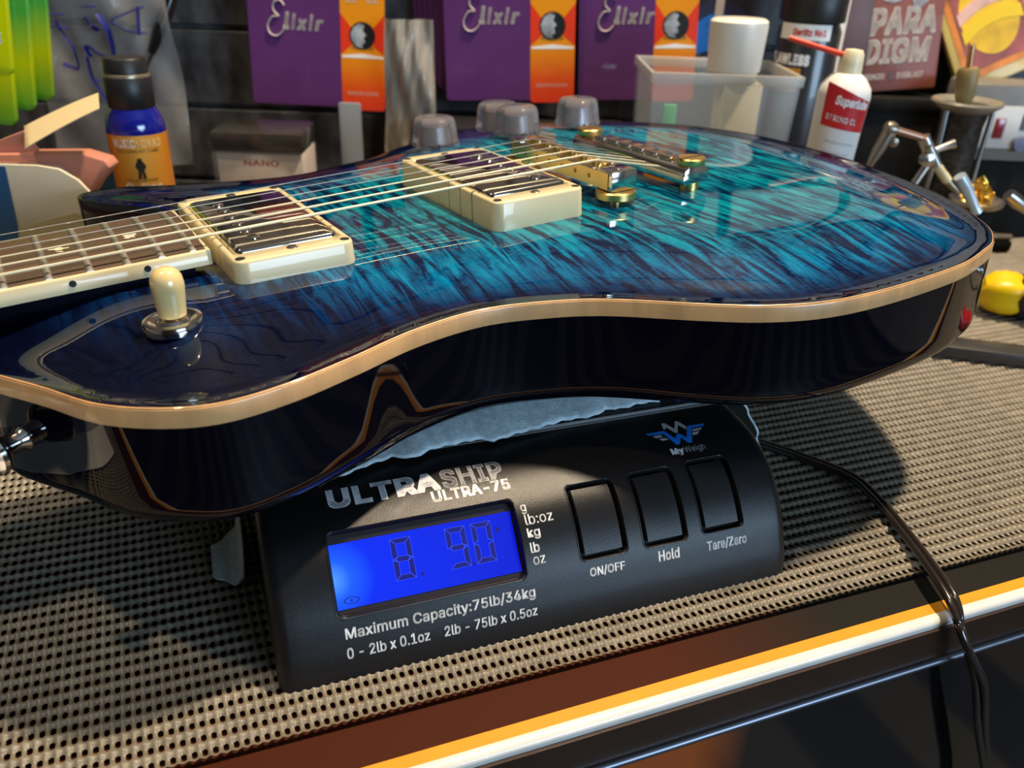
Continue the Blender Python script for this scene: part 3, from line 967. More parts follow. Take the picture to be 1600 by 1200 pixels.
# neck under the board
mb = MB(); rows = []
for u in list(np.linspace(176, 250, 6)) + list(np.linspace(262, SL + 6, 16)):
    h = half_w(u) - .4; b = board_w(u) - 5.0
    dp = 20 if u > 255 else 13
    rows.append([(u, h * math.cos(a), b - dp * abs(math.sin(a)) ** .9) for a in np.linspace(0, math.pi, 15)])
mb.loops(rows, 0, True, True)
mb.build('neck', mat('neck_gloss', (0.0022, 0.0022, 0.006), 0.22, coat=1.0, coat_rough=0.02), gt, smooth=50)
mb = MB(); mb.prism([(SL + 6, 21), (SL + 40, 33), (SL + 150, 26), (SL + 185, 12), (SL + 170, -12), (SL + 60, -34), (SL + 6, -21)], board_w(SL) - 18, board_w(SL) - 4); mb.build('headstock', M_black_gloss, gt, bevel=2)
mb = MB(); mb.box(SL, SL + 4.5, -21, 21, board_w(SL) - 3, board_w(SL) + 3.2); mb.build('nut', M_cream, gt, bevel=.6)


def pickup(uc, wt, pole_side, name):
    ring_o = rrect(uc - 22.3, uc + 22.3, -45.2, 45.2, 5, 7); ring_i = rrect(uc - 19.6, uc + 19.6, -36.2, 36.2, 2.2, 7)
    mb = MB()
    lo = -0.6
    L = [[(p[0], p[1], lo) for p in ring_o], [(p[0], p[1], wt - 1.0) for p in offset_loop(ring_o, .35)], [(p[0], p[1], wt - .3) for p in offset_loop(ring_o, .65)], [(p[0], p[1], wt) for p in offset_loop(ring_o, 1.5)],
         [(p[0], p[1], wt) for p in offset_loop(ring_i, -.5)], [(p[0], p[1], wt - .5) for p in ring_i], [(p[0], p[1], lo) for p in ring_i]]
    mb.loops(L)
    r = mb.build('pickup_ring', M_cream, gt, smooth=50)
    r['label'] = 'cream mounting ring of the ' + name
    cv = rrect(uc - 18.9, uc + 18.9, -35.2, 35.2, 2.6, 6)
    mb = MB(); mb.loops([[(p[0], p[1], 0) for p in cv], [(p[0], p[1], wt - .1) for p in cv], [(p[0], p[1], wt + .75) for p in offset_loop(cv, .45)], [(p[0], p[1], wt + 1.1) for p in offset_loop(cv, 1.3)]], 0, False, True)
    mb.build('pickup_cover', M_cover, r, smooth=50)
    for i in range(6):
        mb = MB(); c = (uc + 9.5 * pole_side, -24.5 + 9.8 * i, wt + 1.0)
        mb.lathe([(2.5, 0), (2.5, .5), (2.1, .95), (1.0, 1.15), (0, 1.2)], 20, c)
        a = random.uniform(-.6, .6); dx, dy = 2.2 * math.cos(a), 2.2 * math.sin(a); nx, ny = -.35 * math.sin(a), .35 * math.cos(a)
        mb.add([(c[0] + dx + nx, c[1] + dy + ny, c[2] + 1.25), (c[0] - dx + nx, c[1] - dy + ny, c[2] + 1.25), (c[0] - dx - nx, c[1] - dy - ny, c[2] + 1.25), (c[0] + dx - nx, c[1] + dy - ny, c[2] + 1.25)], [(0, 1, 2, 3)], 1)
        mb.build('pole_screw', [M_nickel, M_dark], r)
    for du in (-19, 19):
        for dv in (-41, 41):
            mb = MB(); mb.lathe([(1.75, .02), (1.75, .06), (1.2, .1), (0, .1)], 16, (uc + du, dv, wt)); mb.build('ring_screw', M_dark, r)
    for dv in (-39.2, 39.2):
        mb = MB(); c = (uc, dv, wt); mb.lathe([(2.1, .02), (2.1, .12), (1.4, .5), (0, .6)], 16, c)
        mb.box(c[0] - 1.4, c[0] + 1.4, c[1] - .2, c[1] + .2, c[2] + .5, c[2] + .64, 1); mb.build('height_screw', [M_nickel_soft, M_dark], r)


M_cover = mat('pickup_nickel', (0.55, 0.50, 0.45), 0.10, 1.0, bump=0.03, bscale=400)
pickup(144.2, 8.1, 1, 'neck pickup')
pickup(41.1, 11.9, -1, 'bridge pickup')

# bridge
mb = MB()
mb.box(-10.5, -8.0, -41, 41, 6.2, 14.2); mb.box(0.8, 3.4, -41, 41, 6.2, 14.2); mb.box(-8, .8, -41, 41, 6.2, 8.5)
for sg in (1, -1): mb.box(-10.5, 3.4, min(sg * 31, sg * 42), max(sg * 31, sg * 42), 6.0, 14.8)
bridge = mb.build('bridge', M_nickel, gt, bevel=.7, seg=2)
mb = MB(); mb.box(3.4, 3.75, -38.5, 39.5, 6.6, 13.8)  # thin gold sheet paints the cream pickup ring's reflection onto the nickel face
fp = mb.build('face_reflection', mat('gold_reflection', (0.72, 0.56, 0.26), 0.22, 1.0), bridge, smooth=0)
mb = MB()
for i in range(6): mb.lathe([(1.1, 0), (1.1, .12), (.0, .12)], 14, (3.7, -26 + 10.4 * i, 10.4), (1, 0, 0))
mb.build('intonation_screws', mat('aged_brass', (0.30, 0.18, 0.05), 0.35, 1.0), fp, smooth=0)
for i in range(6):
    v = -25.7 + 10.3 * i; mb = MB(); du = (-1.6, -.6, .2, -1.2, -.2, .6)[i]
    mb.prism([(-4.2 + du, 8.5), (2.8 + du, 8.5), (1.2 + du, 13.6), (-.2 + du, 16.3), (-1.6 + du, 15.6), (-4.2 + du, 12.5)], v - 4.0, v + 4.0, plane='xz')
    mb.build('saddle', M_brass, bridge, bevel=.3)
for sg in (1, -1):
    mb = MB(); c = (-3, sg * 37.0, 0)
    mb.lathe([(2.6, -1), (2.6, 6.2)], 16, c); mb.lathe([(8.2, 2.0), (9.0, 2.5), (9.0, 5.2), (8.4, 5.8), (2.5, 5.8)], 40, c)
    mb.build('thumbwheel', M_brass, bridge)
    mb = MB(); mb.lathe([(1.9, 14.8), (1.9, 14.95), (1.1, 15.2), (0, 15.2)], 18, c); mb.build('post_screw', M_nickel_soft, bridge)
# tailpiece
mb = MB(); mb.prism([(-52, 3.6), (-37.2, 3.2), (-36.6, 5.5), (-37.4, 9.6), (-40, 11.6), (-47, 11.8), (-51.6, 10.2), (-52.4, 6.5)], -43.5, 43.5, plane='xz')
tail = mb.build('tailpiece', M_nickel, gt, bevel=.9, seg=2)
for i in range(6):
    v = -25 + 10 * i; mb = MB()
    mb.prism([(-50.5, 11.0), (-40, 11.2), (-39.4, 12.2), (-40.6, 13.4), (-42.5, 13.0), (-43.5, 12.2), (-50.5, 12.2)], v - 4.1 + 1.2, v + 5.2, plane='xz'); mb.build('string_seat', M_nickel_soft, tail, bevel=.3)
for sg in (1, -1):
    c = (-45.0, sg * 38.6, 0); mb = MB()
    mb.lathe([(4.6, -1.2), (4.6, 11)], 20, c)
    mb.lathe([(6.2, 11.4), (6.5, 11.8), (6.5, 14.0), (6.0, 14.5), (0, 14.5)], 32, c)
    mb.box(c[0] - 6.6, c[0] + 6.6, c[1] - .9, c[1] + .9, 13.4, 14.56, 1)
    mb.build('stud', [M_brass, mat('slot_shadow_brass', (0.25, 0.16, 0.05), 0.4, 1.0)], tail)

# strings
M_wound = mat('wound_string', (0.90, 0.80, 0.56), 0.42, 0.8)
M_plain = mat('plain_string', (0.88, 0.84, 0.74), 0.3, 0.9)
gauge = [.13, .17, .21, .33, .46, .58]
for i in range(6):
    vb = -25.7 + 10.3 * i; vn = -17.5 + 7.0 * i
    p = [(SL + 2, vn, board_w(SL) + 1.0 + crown(SL, vn) + 1.6), (170, vb + (vn - vb) * 170 / SL, 12.9 + .35), (-.3, vb, 16.6), (-37, -25 + 10 * i + .5, 8.6), (-39, -25 + 10 * i + .5, 8.2)]
    rr = max(gauge[i], .16); mb = MB()
    path = [p[0]] + [tuple(np.array(p[0]) + (np.array(p[2]) - np.array(p[0])) * t) for t in (.25, .5, .75, .95)] + [p[2], tuple(np.array(p[2]) + (np.array(p[3]) - np.array(p[2])) * .06), p[3], p[4]]
    mb.tube(path, rr, 8); mb.build('string', M_plain if i < 3 else M_wound, gt)

# control knobs
M_knob = mat('smoky_knob', (0.50, 0.49, 0.52), 0.12, trans=0.8, ior=1.3)
M_knob_core = mat('knob_core', (0.45, 0.42, 0.44), 0.3, metal=0.5)
for (u, v) in ((5.5, -119.5), (-40.5, -125.5), (-39, -101), (-83, -102)):
    b = topw(u, v)
    mb = MB(); mb.lathe([(13.6, 2.0), (13.8, 3.0), (12.9, 5.5), (12.0, 14), (11.2, 16.2), (10.0, 17), (0, 17.0)], 72, (u, v, b), mod=lambda i, z: 1 + (.012 if i % 2 else -.012) * (3 < z < 15))
    k = mb.build('control_knob', M_knob, gt, smooth=50)
    mb = MB(); mb.lathe([(7.5, 2.4), (6.6, 9), (6.0, 12.0), (0, 12.2)], 36, (u, v, b)); mb.build('knob_core', M_knob_core, k)
    mb = MB(); mb.lathe([(3.2, -1.5), (3.2, 2.6), (0, 2.6)], 16, (u, v, b)); mb.build('knob_shaft', M_nickel_soft, k)
    mb = MB()
    for j in range(10):
        a = 2 * math.pi * j / 10; c = (u + 12.9 * math.cos(a), v + 12.9 * math.sin(a), b + 3.4)
        mb.lathe([(0, -1.1), (.8, -.8), (1.1, 0), (.8, .8), (0, 1.1)], 8, c)
    mb.build('number_dots', M_nickel, k)

# toggle switch
tb = (191.6, 61.3); tw = topw(*tb)
mb = MB()
mb.lathe([(9.1, -1.0), (9.2, 0.3), (9.2, 1.5), (8.9, 2.1), (7.6, 2.5), (6.8, 2.2), (5.9, 1.5), (5.2, 1.5), (4.5, 2.4), (3.7, 2.4), (3.4, 1.6)], 144, (tb[0], tb[1], tw), mod=lambda i, z: 1 + (.008 if i % 2 else -.008) * (0.0 < z < 1.8))
sw = mb.build('toggle_switch', M_nickel, gt, smooth=42)
mb = MB(); mb.lathe([(2.6, .5), (2.2, 3.5), (2.2, 5.5), (0, 5.5)], 20, (tb[0], tb[1], tw)); mb.build('switch_lever', M_nickel, sw)
mb = MB(); mb.lathe([(3.6, 4.2), (4.2, 4.5), (4.6, 9), (5.0, 13.5), (5.0, 15.0), (4.6, 17.2), (3.6, 18.9), (2.0, 19.9), (0, 20.2)], 32, (tb[0] - .2, tb[1] + .3, tw - .9), d=(-.03, .02, 1)); mb.build('switch_tip', mat('switch_tip_cream', (0.82, 0.62, 0.28), 0.22, coat=0.6), sw)
# strap button
mb = MB(); mb.lathe([(3.2, -3), (3.4, 2), (4.2, 3.0), (3.0, 5), (3.4, 9), (6.6, 11.5), (7.3, 12.6), (7.0, 14.0), (4.5, 14.6), (0, 14.8)], 36, (238.0, 56.0, -29), d=(.86, .51, 0)); mb.build('strap_button', M_chrome, gt)

# ------------------------------------------------------------------ things along the slatwall
M_card_purple = mat('purple_card', (0.11, 0.030, 0.145), 0.34, coat=0.25, noise=0.12, nscale=18)
M_card_plum = mat('plum_card_edge', (0.055, 0.010, 0.045), 0.4)
M_pale_ink = mat('pale_ink', (0.62, 0.56, 0.52), 0.4)
M_photo_black = mat('photo_black', (0.01, 0.01, 0.01), 0.4)
M_photo_grey = mat('photo_grey', (0.34, 0.37, 0.40), 0.4, noise=0.5, nscale=90)
OR_, RD_ = (0.86, 0.27, 0.006, 1), (0.80, 0.045, 0.012, 1)
M_strip = grad_mat('orange_strip', 2, [(0, (0.82, 0.05, 0.02, 1)), (17, (0.85, 0.10, 0.01, 1)), (38, OR_), (47, (0.88, 0.33, 0.01, 1)), (120, OR_)], 0.3, 0.3)
M_strip_red = mat('red_print', RD_, 0.35)


def tubes_text(mb, strokes, r, y):
    for st in strokes: mb.tube([(p[0], y, p[1]) for p in spline(st, 6)], r, 8, flat=.35)


def string_pack(a, d, z, yaw, label, gauge_txt, front=True, w=112.0, group=None, ws=76.0, roll=0.0):
    e = empty('string_pack', BG(a, d, z), PSI + yaw, label, 'guitar strings', group)
    e.rotation_euler = (math.radians(-4), roll, PSI + yaw)
    H = 117.0
    mb = MB(); mb.prism(rrect(0, w, 0, H, 3, 3), 0, 5.5, plane='xz'); mb.build('sleeve', [M_card_purple], e, bevel=.4, seg=1)
    mb = MB(); mb.box(-.05, .0, .3, 5.2, 2, H - 2); mb.build('sleeve_edge', M_card_plum, e, smooth=0)
    if not front: return e
    mb = MB(); mb.prism(rrect(ws, w + .6, -1.5, H - 1, 3, 3), -.25, .0, plane='xz'); st = mb.build('orange_strip', M_strip, e, smooth=0)
    cx = (ws + w) / 2; cz = 58.0; R0 = 10.8
    mb = MB()
    for sg in (-1, 1):
        xe = ws if sg < 0 else w + .6
        mb.add([(xe, -.3, cz + 17), (cx + sg * 9, -.3, cz + 6), (cx + sg * 9, -.3, cz - 8), (xe, -.3, cz - 15)], [(0, 1, 2, 3)])
    mb.build('red_wedges', M_strip_red, st, smooth=0)
    mb = MB(); mb.lathe([(R0, 0), (R0, .12), (0, .12)], 32, (cx, -.32, cz), (0, -1, 0)); ph = mb.build('portrait_disc', M_photo_black, st, smooth=0)
    mb = MB(); mb.prism([(cx - 9.5, cz + 1), (cx - 7, cz + 6.5), (cx - 2, cz + 9.6), (cx + 2, cz + 8), (cx + .5, cz + 4), (cx + 3.4, cz + .6), (cx + 1.2, cz - 1.4), (cx + 2.4, cz - 5), (cx - 1, cz - 7.5), (cx + 1, cz - 9.6), (cx - 5, cz - 8.4), (cx - 8.6, cz - 4)], -.55, -.46, plane='xz'); mb.build('portrait_disc', M_photo_grey, st, smooth=0)
    mb = MB(); mb.prism([(ws + 1, 40.5), (w - .4, 40.5), (w - .4, 42.2), (cx, 44.0), (ws + 1, 42.2)], -.4, -.3, plane='xz'); mb.build('white_band', M_white_ink, st, smooth=0)
    if gauge_txt: flat_text('lettering', gauge_txt, ws + 5, w - 5, 83, 91, M_white_ink, st, -.42, .01)
    flat_text('lettering', 'PHOSPHOR', cx - 9, cx + 9, 33 + 14, 33 + 16.8, M_card_plum, st, -.42, .0)
    flat_text('lettering', 'NANOWEB COATING', cx - 13, cx + 13, 11, 13.6, M_pale_ink, st, -.42, .0)
    # script wordmark: looped capital, then upright letters
    mb = MB()
    x0, z0 = 15.5, 54.0
    tubes_text(mb, [[(x0 + 15, z0 + 24), (x0 + 12, z0 + 27.5), (x0 + 7, z0 + 26), (x0 + 6, z0 + 20), (x0 + 10, z0 + 15.5), (x0 + 5, z0 + 15), (x0 + 0.8, z0 + 8), (x0 + 2.5, z0 + 2), (x0 + 8, z0 + .5), (x0 + 13, z0 + 4.5), (x0 + 14, z0 + 9)]], 1.55, -.3)
    mb.build('script_capital', M_pale_ink, e, smooth=60)
    for ch, xa, xb, hh in (('l', 14.6, 18.6, 13.6), ('i', 20.0, 24.0, 12.6), ('x', 24.6, 33.0, 8.6), ('i', 34.4, 38.4, 12.6), ('r', 39.4, 46.6, 8.8)):
        flat_text('lettering', ch, x0 + xa, x0 + xb, z0 + 5.6, z0 + 5.6 + hh, M_pale_ink, e, -.35, .05 if ch == 'l' else .028, .22)
    return e


string_pack(-217.2, 742, 84.0, math.radians(1.0), 'purple and orange string pack hanging alone above the clear box', '11   52', roll=math.radians(1.2))
string_pack(-51.0, 735, 92.5, math.radians(-2), 'front purple string pack of the stack between the clear bag and another pack', '12   53', w=107, ws=71, roll=math.radians(-2.5))
string_pack(60.5, 741, 95.5, math.radians(-3), 'purple string pack hanging partly behind the translucent bin', '10   52', w=97, ws=62.5, roll=math.radians(-3.2))
for k in range(6):
    string_pack(-54.5 - 5.2 * k, 742.5 + 6.6 * k, 97 + 3.2 * k, math.radians(-2), 'plum string pack seen edge-on in the stack behind the front pack', None, False, 104, 'string packs stacked edge-on', roll=math.radians(-2.5))
# unseen packs added above the frame to colour the reflections in gloss and metal
UP = [(0.45, 0.42, 0.36), (0.55, 0.52, 0.46), (0.22, 0.10, 0.26), (0.55, 0.50, 0.40), (0.06, 0.16, 0.22), (0.48, 0.45, 0.42), (0.45, 0.10, 0.07), (0.30, 0.28, 0.26), (0.58, 0.56, 0.52), (0.34, 0.20, 0.14)]
UPM = [mat('added_pack_%d' % k, tuple(q * .75 for q in c), .4, coat=.3, noise=.3, nscale=25) for k, c in enumerate(UP)]
UPD = [mat('added_dark_pack_%d' % k, c, .5, noise=.3, nscale=25) for k, c in enumerate(((0.13, 0.10, 0.08), (0.09, 0.085, 0.085), (0.17, 0.13, 0.10)))]
for r_ in range(2):
    for k in range(9):
        e = empty('string_pack', BG(-470 + 112 * k + 20 * (r_ % 2), 762, 232 + 132 * r_), PSI, 'unseen string pack added above the frame for the guitar to reflect', 'guitar strings', 'unseen packs added for reflections')
        mb = MB(); mb.prism(rrect(0, 100, 0, 116, 3, 3), 0, 8, plane='xz'); mb.build('sleeve', UPM[(k * 3 + r_ * 4) % 10] if not r_ else UPD[k % 3], e, bevel=.5, seg=1)
        mb = MB(); mb.prism(rrect(8, 92, 62, 104, 3, 3), -.4, -.05, plane='xz'); mb.build('printed_panel', UPM[(k * 7 + r_ * 3 + 2) % 10] if not r_ or k == 3 else UPD[(k + 1) % 3], e, smooth=0)

# fan of lime green packs, upper left
M_lime = grad_mat('lime_print', 2, [(-75, (0.03, 0.30, 0.03, 1)), (-25, (0.10, 0.42, 0.02, 1)), (10, (0.55, 0.62, 0.0, 1)), (120, (0.42, 0.60, 0.0, 1))], 0.25, 0.5)
M_green = grad_mat('green_print', 2, [(-60, (0.02, 0.30, 0.10, 1)), (0, (0.10, 0.40, 0.02, 1)), (30, (0.50, 0.55, 0.0, 1)), (60, (0.06, 0.34, 0.04, 1)), (120, (0.06, 0.34, 0.04, 1))], 0.25, 0.5)
gp = [(-371, 548, 138, 62, 'nearest lime green string pack at upper left', M_lime, 2.0), (-371, 556, 104, 52, 'green string pack just behind the nearest lime one', M_green, 2.0), (-362, 566, 112, 52, 'green string pack second from the right in the upper left fan', M_green, 2.0), (-356, 576, 117, 54, 'rearmost green string pack, rightmost of the upper left fan', M_green, 2.0)]
for a, d, z0, wd, lab, mt, th in gp:
    e = empty('string_pack', BG(a, d, z0), PSI, lab, 'guitar strings', 'green string packs')
    e.rotation_euler = (math.radians(-3), math.radians(7), PSI)
    mb = MB(); mb.prism(rrect(0, wd, 0, 110, 5, 5), 0, 5, plane='xz'); mb.build('sleeve', mt, e, bevel=.8)
    if mt is M_lime: flat_text('lettering', 'XS', wd - 16, wd - 4, 18, 26, M_white_ink, e, -.3, .03)

# clear bag with blue marker writing
M_film = mat('clear_film', (0.75, 0.74, 0.72), 0.10, alpha=0.14, coat=0.4)
def film_bag(name, a, d, z0, w, h, label, seed, amp=6, mt=None, pts=None):
    r = np.random.default_rng(seed); e = empty(name, BG(a, d, z0), PSI, label, 'bag')
    n, m_ = 26, 20; ph = r.uniform(0, 6, 8)
    def Y(u, v): return amp * (.5 * math.sin(5 * u + ph[0] + 2 * v) + .35 * math.sin(9 * v + ph[1] + 3 * u) + .25 * math.sin(17 * (u + v * .6) + ph[2]) + .18 * math.sin(31 * (u - v * .4) + ph[3]))
    for k, off in ((0, 0), (1, 9)):
        mb = MB(); vs = []
        for i in range(n):
            for j in range(m_):
                u, v = i / (n - 1), j / (m_ - 1)
                sx = 1 - .12 * v * v
                vs.append((w * (.5 + (u - .5) * sx), off * math.sin(math.pi * u) ** .5 * math.sin(math.pi * v) ** .5 * (1 if k else -1) + Y(u, v), h * v))
        mb.add(vs, [(i * m_ + j, (i + 1) * m_ + j, (i + 1) * m_ + j + 1, i * m_ + j + 1) for i in range(n - 1) for j in range(m_ - 1)])
        mb.build('film', mt or M_film, e, smooth=80)
    return e, Y


bag, YB = film_bag('plastic_bag', -350, 655, 52, 108, 130, 'clear plastic bag with blue marker writing behind the blue bottle', 3, 7)
M_marker = mat('blue_marker', (0.012, 0.016, 0.17), 0.5)
mb = MB()


def wr(pts, r=1.5):
    r *= 1.35
    q = []
    for p in spline(pts, 6):
        # px -> bag plane (mm)
        x_ = (p[0] - 40) / 200 * 97.0 + 8 - 4.6 * (p[1] / 190); z_ = 117 - p[1] * .44
        u = x_ / 108; v = z_ / 130
        q.append((x_, -9.6 * math.sin(math.pi * min(max(u, 0), 1)) ** .5 * math.sin(math.pi * min(max(v, 0), 1)) ** .5 + YB(u, v) - .6, z_))
    mb.tube(q, r, 6, flat=.3)


wr([(54, 25), (70, 26), (90, 25)], 1.3); wr([(65, 46), (80, 45), (98, 47)], 1.3); wr([(77, 35), (81, 50), (92, 60), (100, 80), (100, 108), (90, 108), (75, 103)], 1.4)
wr([(125, 12), (142, 11)], 1.5); wr([(122, 28), (134, 45), (142, 42)], 2.0); wr([(148, 22), (158, 45), (158, 80), (150, 93), (140, 92)], 2.3); wr([(152, 90), (135, 82), (122, 72), (118, 78), (124, 88)], 2.0)
wr([(118, 90), (124, 120), (133, 140), (140, 156)], 1.9); wr([(130, 124), (150, 126), (168, 125)], 1.3)
wr([(208, 10), (180, 22), (165, 32), (185, 45), (208, 50)], 1.6); wr([(200, 10), (200, 52)], 2.0)
mb.build('marker_writing', M_marker, bag, smooth=60)

# blue bottle with orange label
def blue_bottle():
    e = empty('polish_bottle', BG(-225.6, 520, 0), PSI + math.radians(19), 'small dark blue bottle with black cap and orange label', 'bottle')
    mb = MB(); mb.lathe([(0, 0), (15.5, .2), (17, 2), (17, 108), (16.6, 112), (14.8, 117), (12.5, 121), (11.5, 122.5), (0, 123)], 48)
    b = mb.build('bottle_body', mat('cobalt_bottle', (0.006, 0.010, 0.22), 0.12, coat=0.8), e)
    mb = MB(); mb.lathe([(12.2, 120), (13.2, 121), (13.4, 138), (12.4, 139.2), (12.4, 140), (11.8, 147.5), (11.0, 148.5), (0, 148.5)], 60, mod=lambda i, z: 1 + (.012 if i % 2 else -.012) * (122 < z < 137)); c = mb.build('cap', M_black_plastic, e, smooth=50)
    mb = MB(); mb.lathe([(13.3, 138.2), (13.0, 139.6), (12.4, 140.0)], 40); mb.build('cap_ring', mat('cap_ring', (0.30, 0.26, 0.18), 0.25, 0.6), c)
    M = grad_mat('orange_label', 0, [(-18, (0.50, 0.14, 0.005, 1)), (0, (0.80, 0.42, 0.06, 1)), (18, (0.55, 0.17, 0.006, 1))], 0.4, 0.2)
    mb = MB(); rows = [[(17.25 * math.sin(a), -17.25 * math.cos(a), z_) for a in np.linspace(-2.2, 2.2, 40)] for z_ in (18, 106.5)]
    mb.loops(rows, closed=False); lb = mb.build('label', M, e)
    cyl = lambda R_: (lambda x_, z_: (R_ * math.sin(x_ / R_), -R_ * math.cos(x_ / R_), z_))
    mf = flat_text
    mf('lettering', 'MUSIC', -14.5, -1, 99.5, 104.5, mat('label_white', (0.9, 0.85, 0.75), 0.5), lb, bold=.02, fn=cyl(17.35))
    mf('lettering', 'NOMAD', -.5, 14.5, 99.5, 104.5, mat('label_orange', (0.90, 0.58, 0.22), 0.5), lb, bold=.02, fn=cyl(17.35))
    mf('lettering', 'EQUIPMENT CARE', -12.5, 12.5, 96.4, 98.4, M_dark, lb, fn=cyl(17.35))
    f = cyl(17.6); mb = MB()
    for q in ([(-1.2, 93.4), (1.2, 93.4), (1.5, 91.4), (-1.5, 91.4)], [(-1.8, 91.4), (1.8, 91.4), (3.4, 88.4), (1.9, 86.2), (-1.4, 86.2), (-3.0, 88.6)], [(-1.4, 86.2), (.3, 86.2), (-.5, 81.0), (-2.2, 81.0)], [(.3, 86.2), (1.9, 86.2), (2.6, 81.0), (1.0, 81.0)]):
        mb.add([f(*p) for p in q], [tuple(range(len(q)))[::-1]])
    mb.build('figure_silhouette', M_dark, lb, smooth=0)
    mf('lettering', 'THE ONE', -9, 9, 79.4, 80.8, M_dark, lb, fn=cyl(17.35))
    mf('lettering', 'Guitar', -11, 11, 72.8, 78.6, mat('label_white2', (0.85, 0.8, 0.7), 0.5), lb, bold=.03, fn=cyl(17.6))


blue_bottle()

# clear box with a printed card
def clear_box():
    e = empty('parts_box', BG(-183, 625, 0), PSI, 'clear plastic box holding a white card with red print beside the bottle', 'box')
    mb = MB(); mb.box(-32, 32, 0, 44, 0, 69); mb.build('card_insert', mat('insert_card', (0.60, 0.52, 0.49), 0.6, noise=.1, nscale=40), e, bevel=1)
    flat_text('lettering', 'NANO', -12, 14, 60, 64.5, M_red_ink, e, -.3, .02)
    mb = MB(); mb.box(-35, 33, -3, 47, 70.2, 85); mb.build('lid', mat('smoke_lid', (0.05, 0.045, 0.04), 0.12, alpha=.82, coat=.6), e, bevel=2.5)
    mb = MB(); mb.box(-35, 33, -3, 47, 0.2, 70); mb.build('clear_body', mat('clear_styrene', (0.7, 0.7, 0.7), 0.06, alpha=.12, coat=.6), e, bevel=2)


clear_box()
# grey plastic upright and beige clear bag
e = empty('plastic_upright', BG(-130, 712, 0), PSI, 'flat pale grey plastic strip standing below the left purple pack', 'strip')
mb = MB(); mb.prism(rrect(-9, 9.5, 0, 92, 2), 0, 3, plane='xz'); mb.build('plate', mat('pale_grey_plastic', (0.26, 0.29, 0.33), 0.4), e, bevel=.5)
film_bag('plastic_bag', -103, 724, 34, 44, 122, 'crumpled clear bag hanging between two purple packs', 11, 9, mat('milky_film', (0.55, 0.50, 0.42), 0.2, alpha=.42, coat=.4))
# black brush
e = empty('brush', BG(-266, 650, 124), PSI, 'black tapered brush handle with silver tip above the bottle', 'brush')
e.rotation_euler = (math.radians(-14), math.radians(24), PSI)
mb = MB(); mb.lathe([(0, 9), (2.6, 10), (4.2, 22), (5.2, 40), (4.2, 62), (3.2, 85), (2.2, 110), (0, 112)], 20); mb.build('handle', M_black_gloss, e)
mb = MB(); mb.lathe([(1.5, -9), (1.9, 0), (2.6, 10.5)], 16); mb.build('ferrule', M_chrome, e)

# folded salmon sleeve with a cream flap
def salmon():
    e = empty('paper_sleeve', BG(-262, 478, 0), PSI, 'salmon paper sleeve with a curled cream flap left of the blue bottle', 'paper')
    M = mat('salmon_paper', (0.62, 0.25, 0.17), 0.55, noise=.08, nscale=30)
    Mc = mat('cream_paper', (0.78, 0.62, 0.36), 0.6)
    mb = MB()
    mb.prism([(-60, 0), (-6, 0), (4, 50), (15, 70), (26, 84), (35.5, 94), (33, 98), (20, 101.5), (-60, 98)], 0, 14, plane='xz'); mb.build('sleeve', M, e, bevel=1.2)
    mb = MB(); mb.prism([(-62, 0), (-9, 0), (0, 50), (9, 70), (13, 82), (12, 91), (8, 95.5), (-62, 95)], -1.2, -.2, plane='xz'); mb.build('inner_pocket', mat('pink_film', (0.58, 0.32, 0.28), 0.35), e, smooth=0)
    mb = MB(); mb.box(-60, -17, 14.3, 15.2, 88, 100)
    # arm rising from the sleeve then folding into the flap
    A = [(-52, 4, 88), (-40, 6, 97), (-24, 8, 105), (-8, 10, 112)]
    rows = []
    for k in range(9):
        t = k / 8; x_ = -50 + 44 * t; z_ = 90 + 22 * t + 2 * math.sin(math.pi * t)
        rows.append([(x_, 6, z_ - 11), (x_ - 5, 4, z_), (x_ - 5, 5, z_ + .4), (x_, 7, z_ - 10.6)])
    mb.loops(rows, 0, True, True); mb.build('arm', M, e, smooth=50)
    mb = MB(); rows = []
    for k in range(13):
        t = k / 12; x_ = -12 + 46 * t; z_ = 111 + 19 * t + 1.5 * math.sin(2.2 * t)
        w_ = 17 - 4 * t
        rows.append([(x_ + 6, -8, z_ - 3 - 3 * (1 - t)), (x_ - 1, 9, z_ + .6 + w_ * .1), (x_ - 1, 9.3, z_ + 1.2 + w_ * .1), (x_ + 6, -8, z_ - 2.5 - 3 * (1 - t))])
    mb.loops(rows, 0, True, True); mb.build('flap', Mc, e, smooth=50)['label'] = 'cream curled flap'
    e2 = empty('blue_card', BG(-268, 548, 0), PSI, 'dark teal card corner between the salmon sleeve and the bottle', 'card')
    mb = MB(); mb.box(-20, 20, 0, 1.5, 0, 74); mb.build('card_sheet', mat('teal_card', (0.012, 0.09, 0.15), 0.5), e2, smooth=0)


salmon()
# cream rounded card close behind the neck
e = empty('header_card', BG(-262, 440, 0), PSI, 'pale cream card with rounded corner standing behind the guitar neck', 'card')
pts = [(-70, 0), (46, 0), (46, 78), (42, 88), (35, 97), (26, 102.5), (15, 104), (-70, 104)]
mb = MB(); mb.prism(pts, 0, 2.5, plane='xz'); mb.build('card_sheet', mat('cream_card', (0.62, 0.57, 0.44), 0.5, noise=.06, nscale=20), e, bevel=.5)
mb = MB(); mb.prism([(-70, 40), (-10, 40), (-3, 70), (-1.5, 103), (-70, 103)], -.35, -.1, plane='xz'); mb.build('blue_print', mat('blue_print', (0.02, 0.12, 0.30), 0.45), e, smooth=0)
mb = MB(); mb.prism([(-9, 0), (45, 0), (44, 76), (30, 79), (-2, 70)], -.35, -.1, plane='xz'); mb.build('yellow_print', mat('pale_yellow_print', (0.66, 0.58, 0.30), 0.45), e, smooth=0)

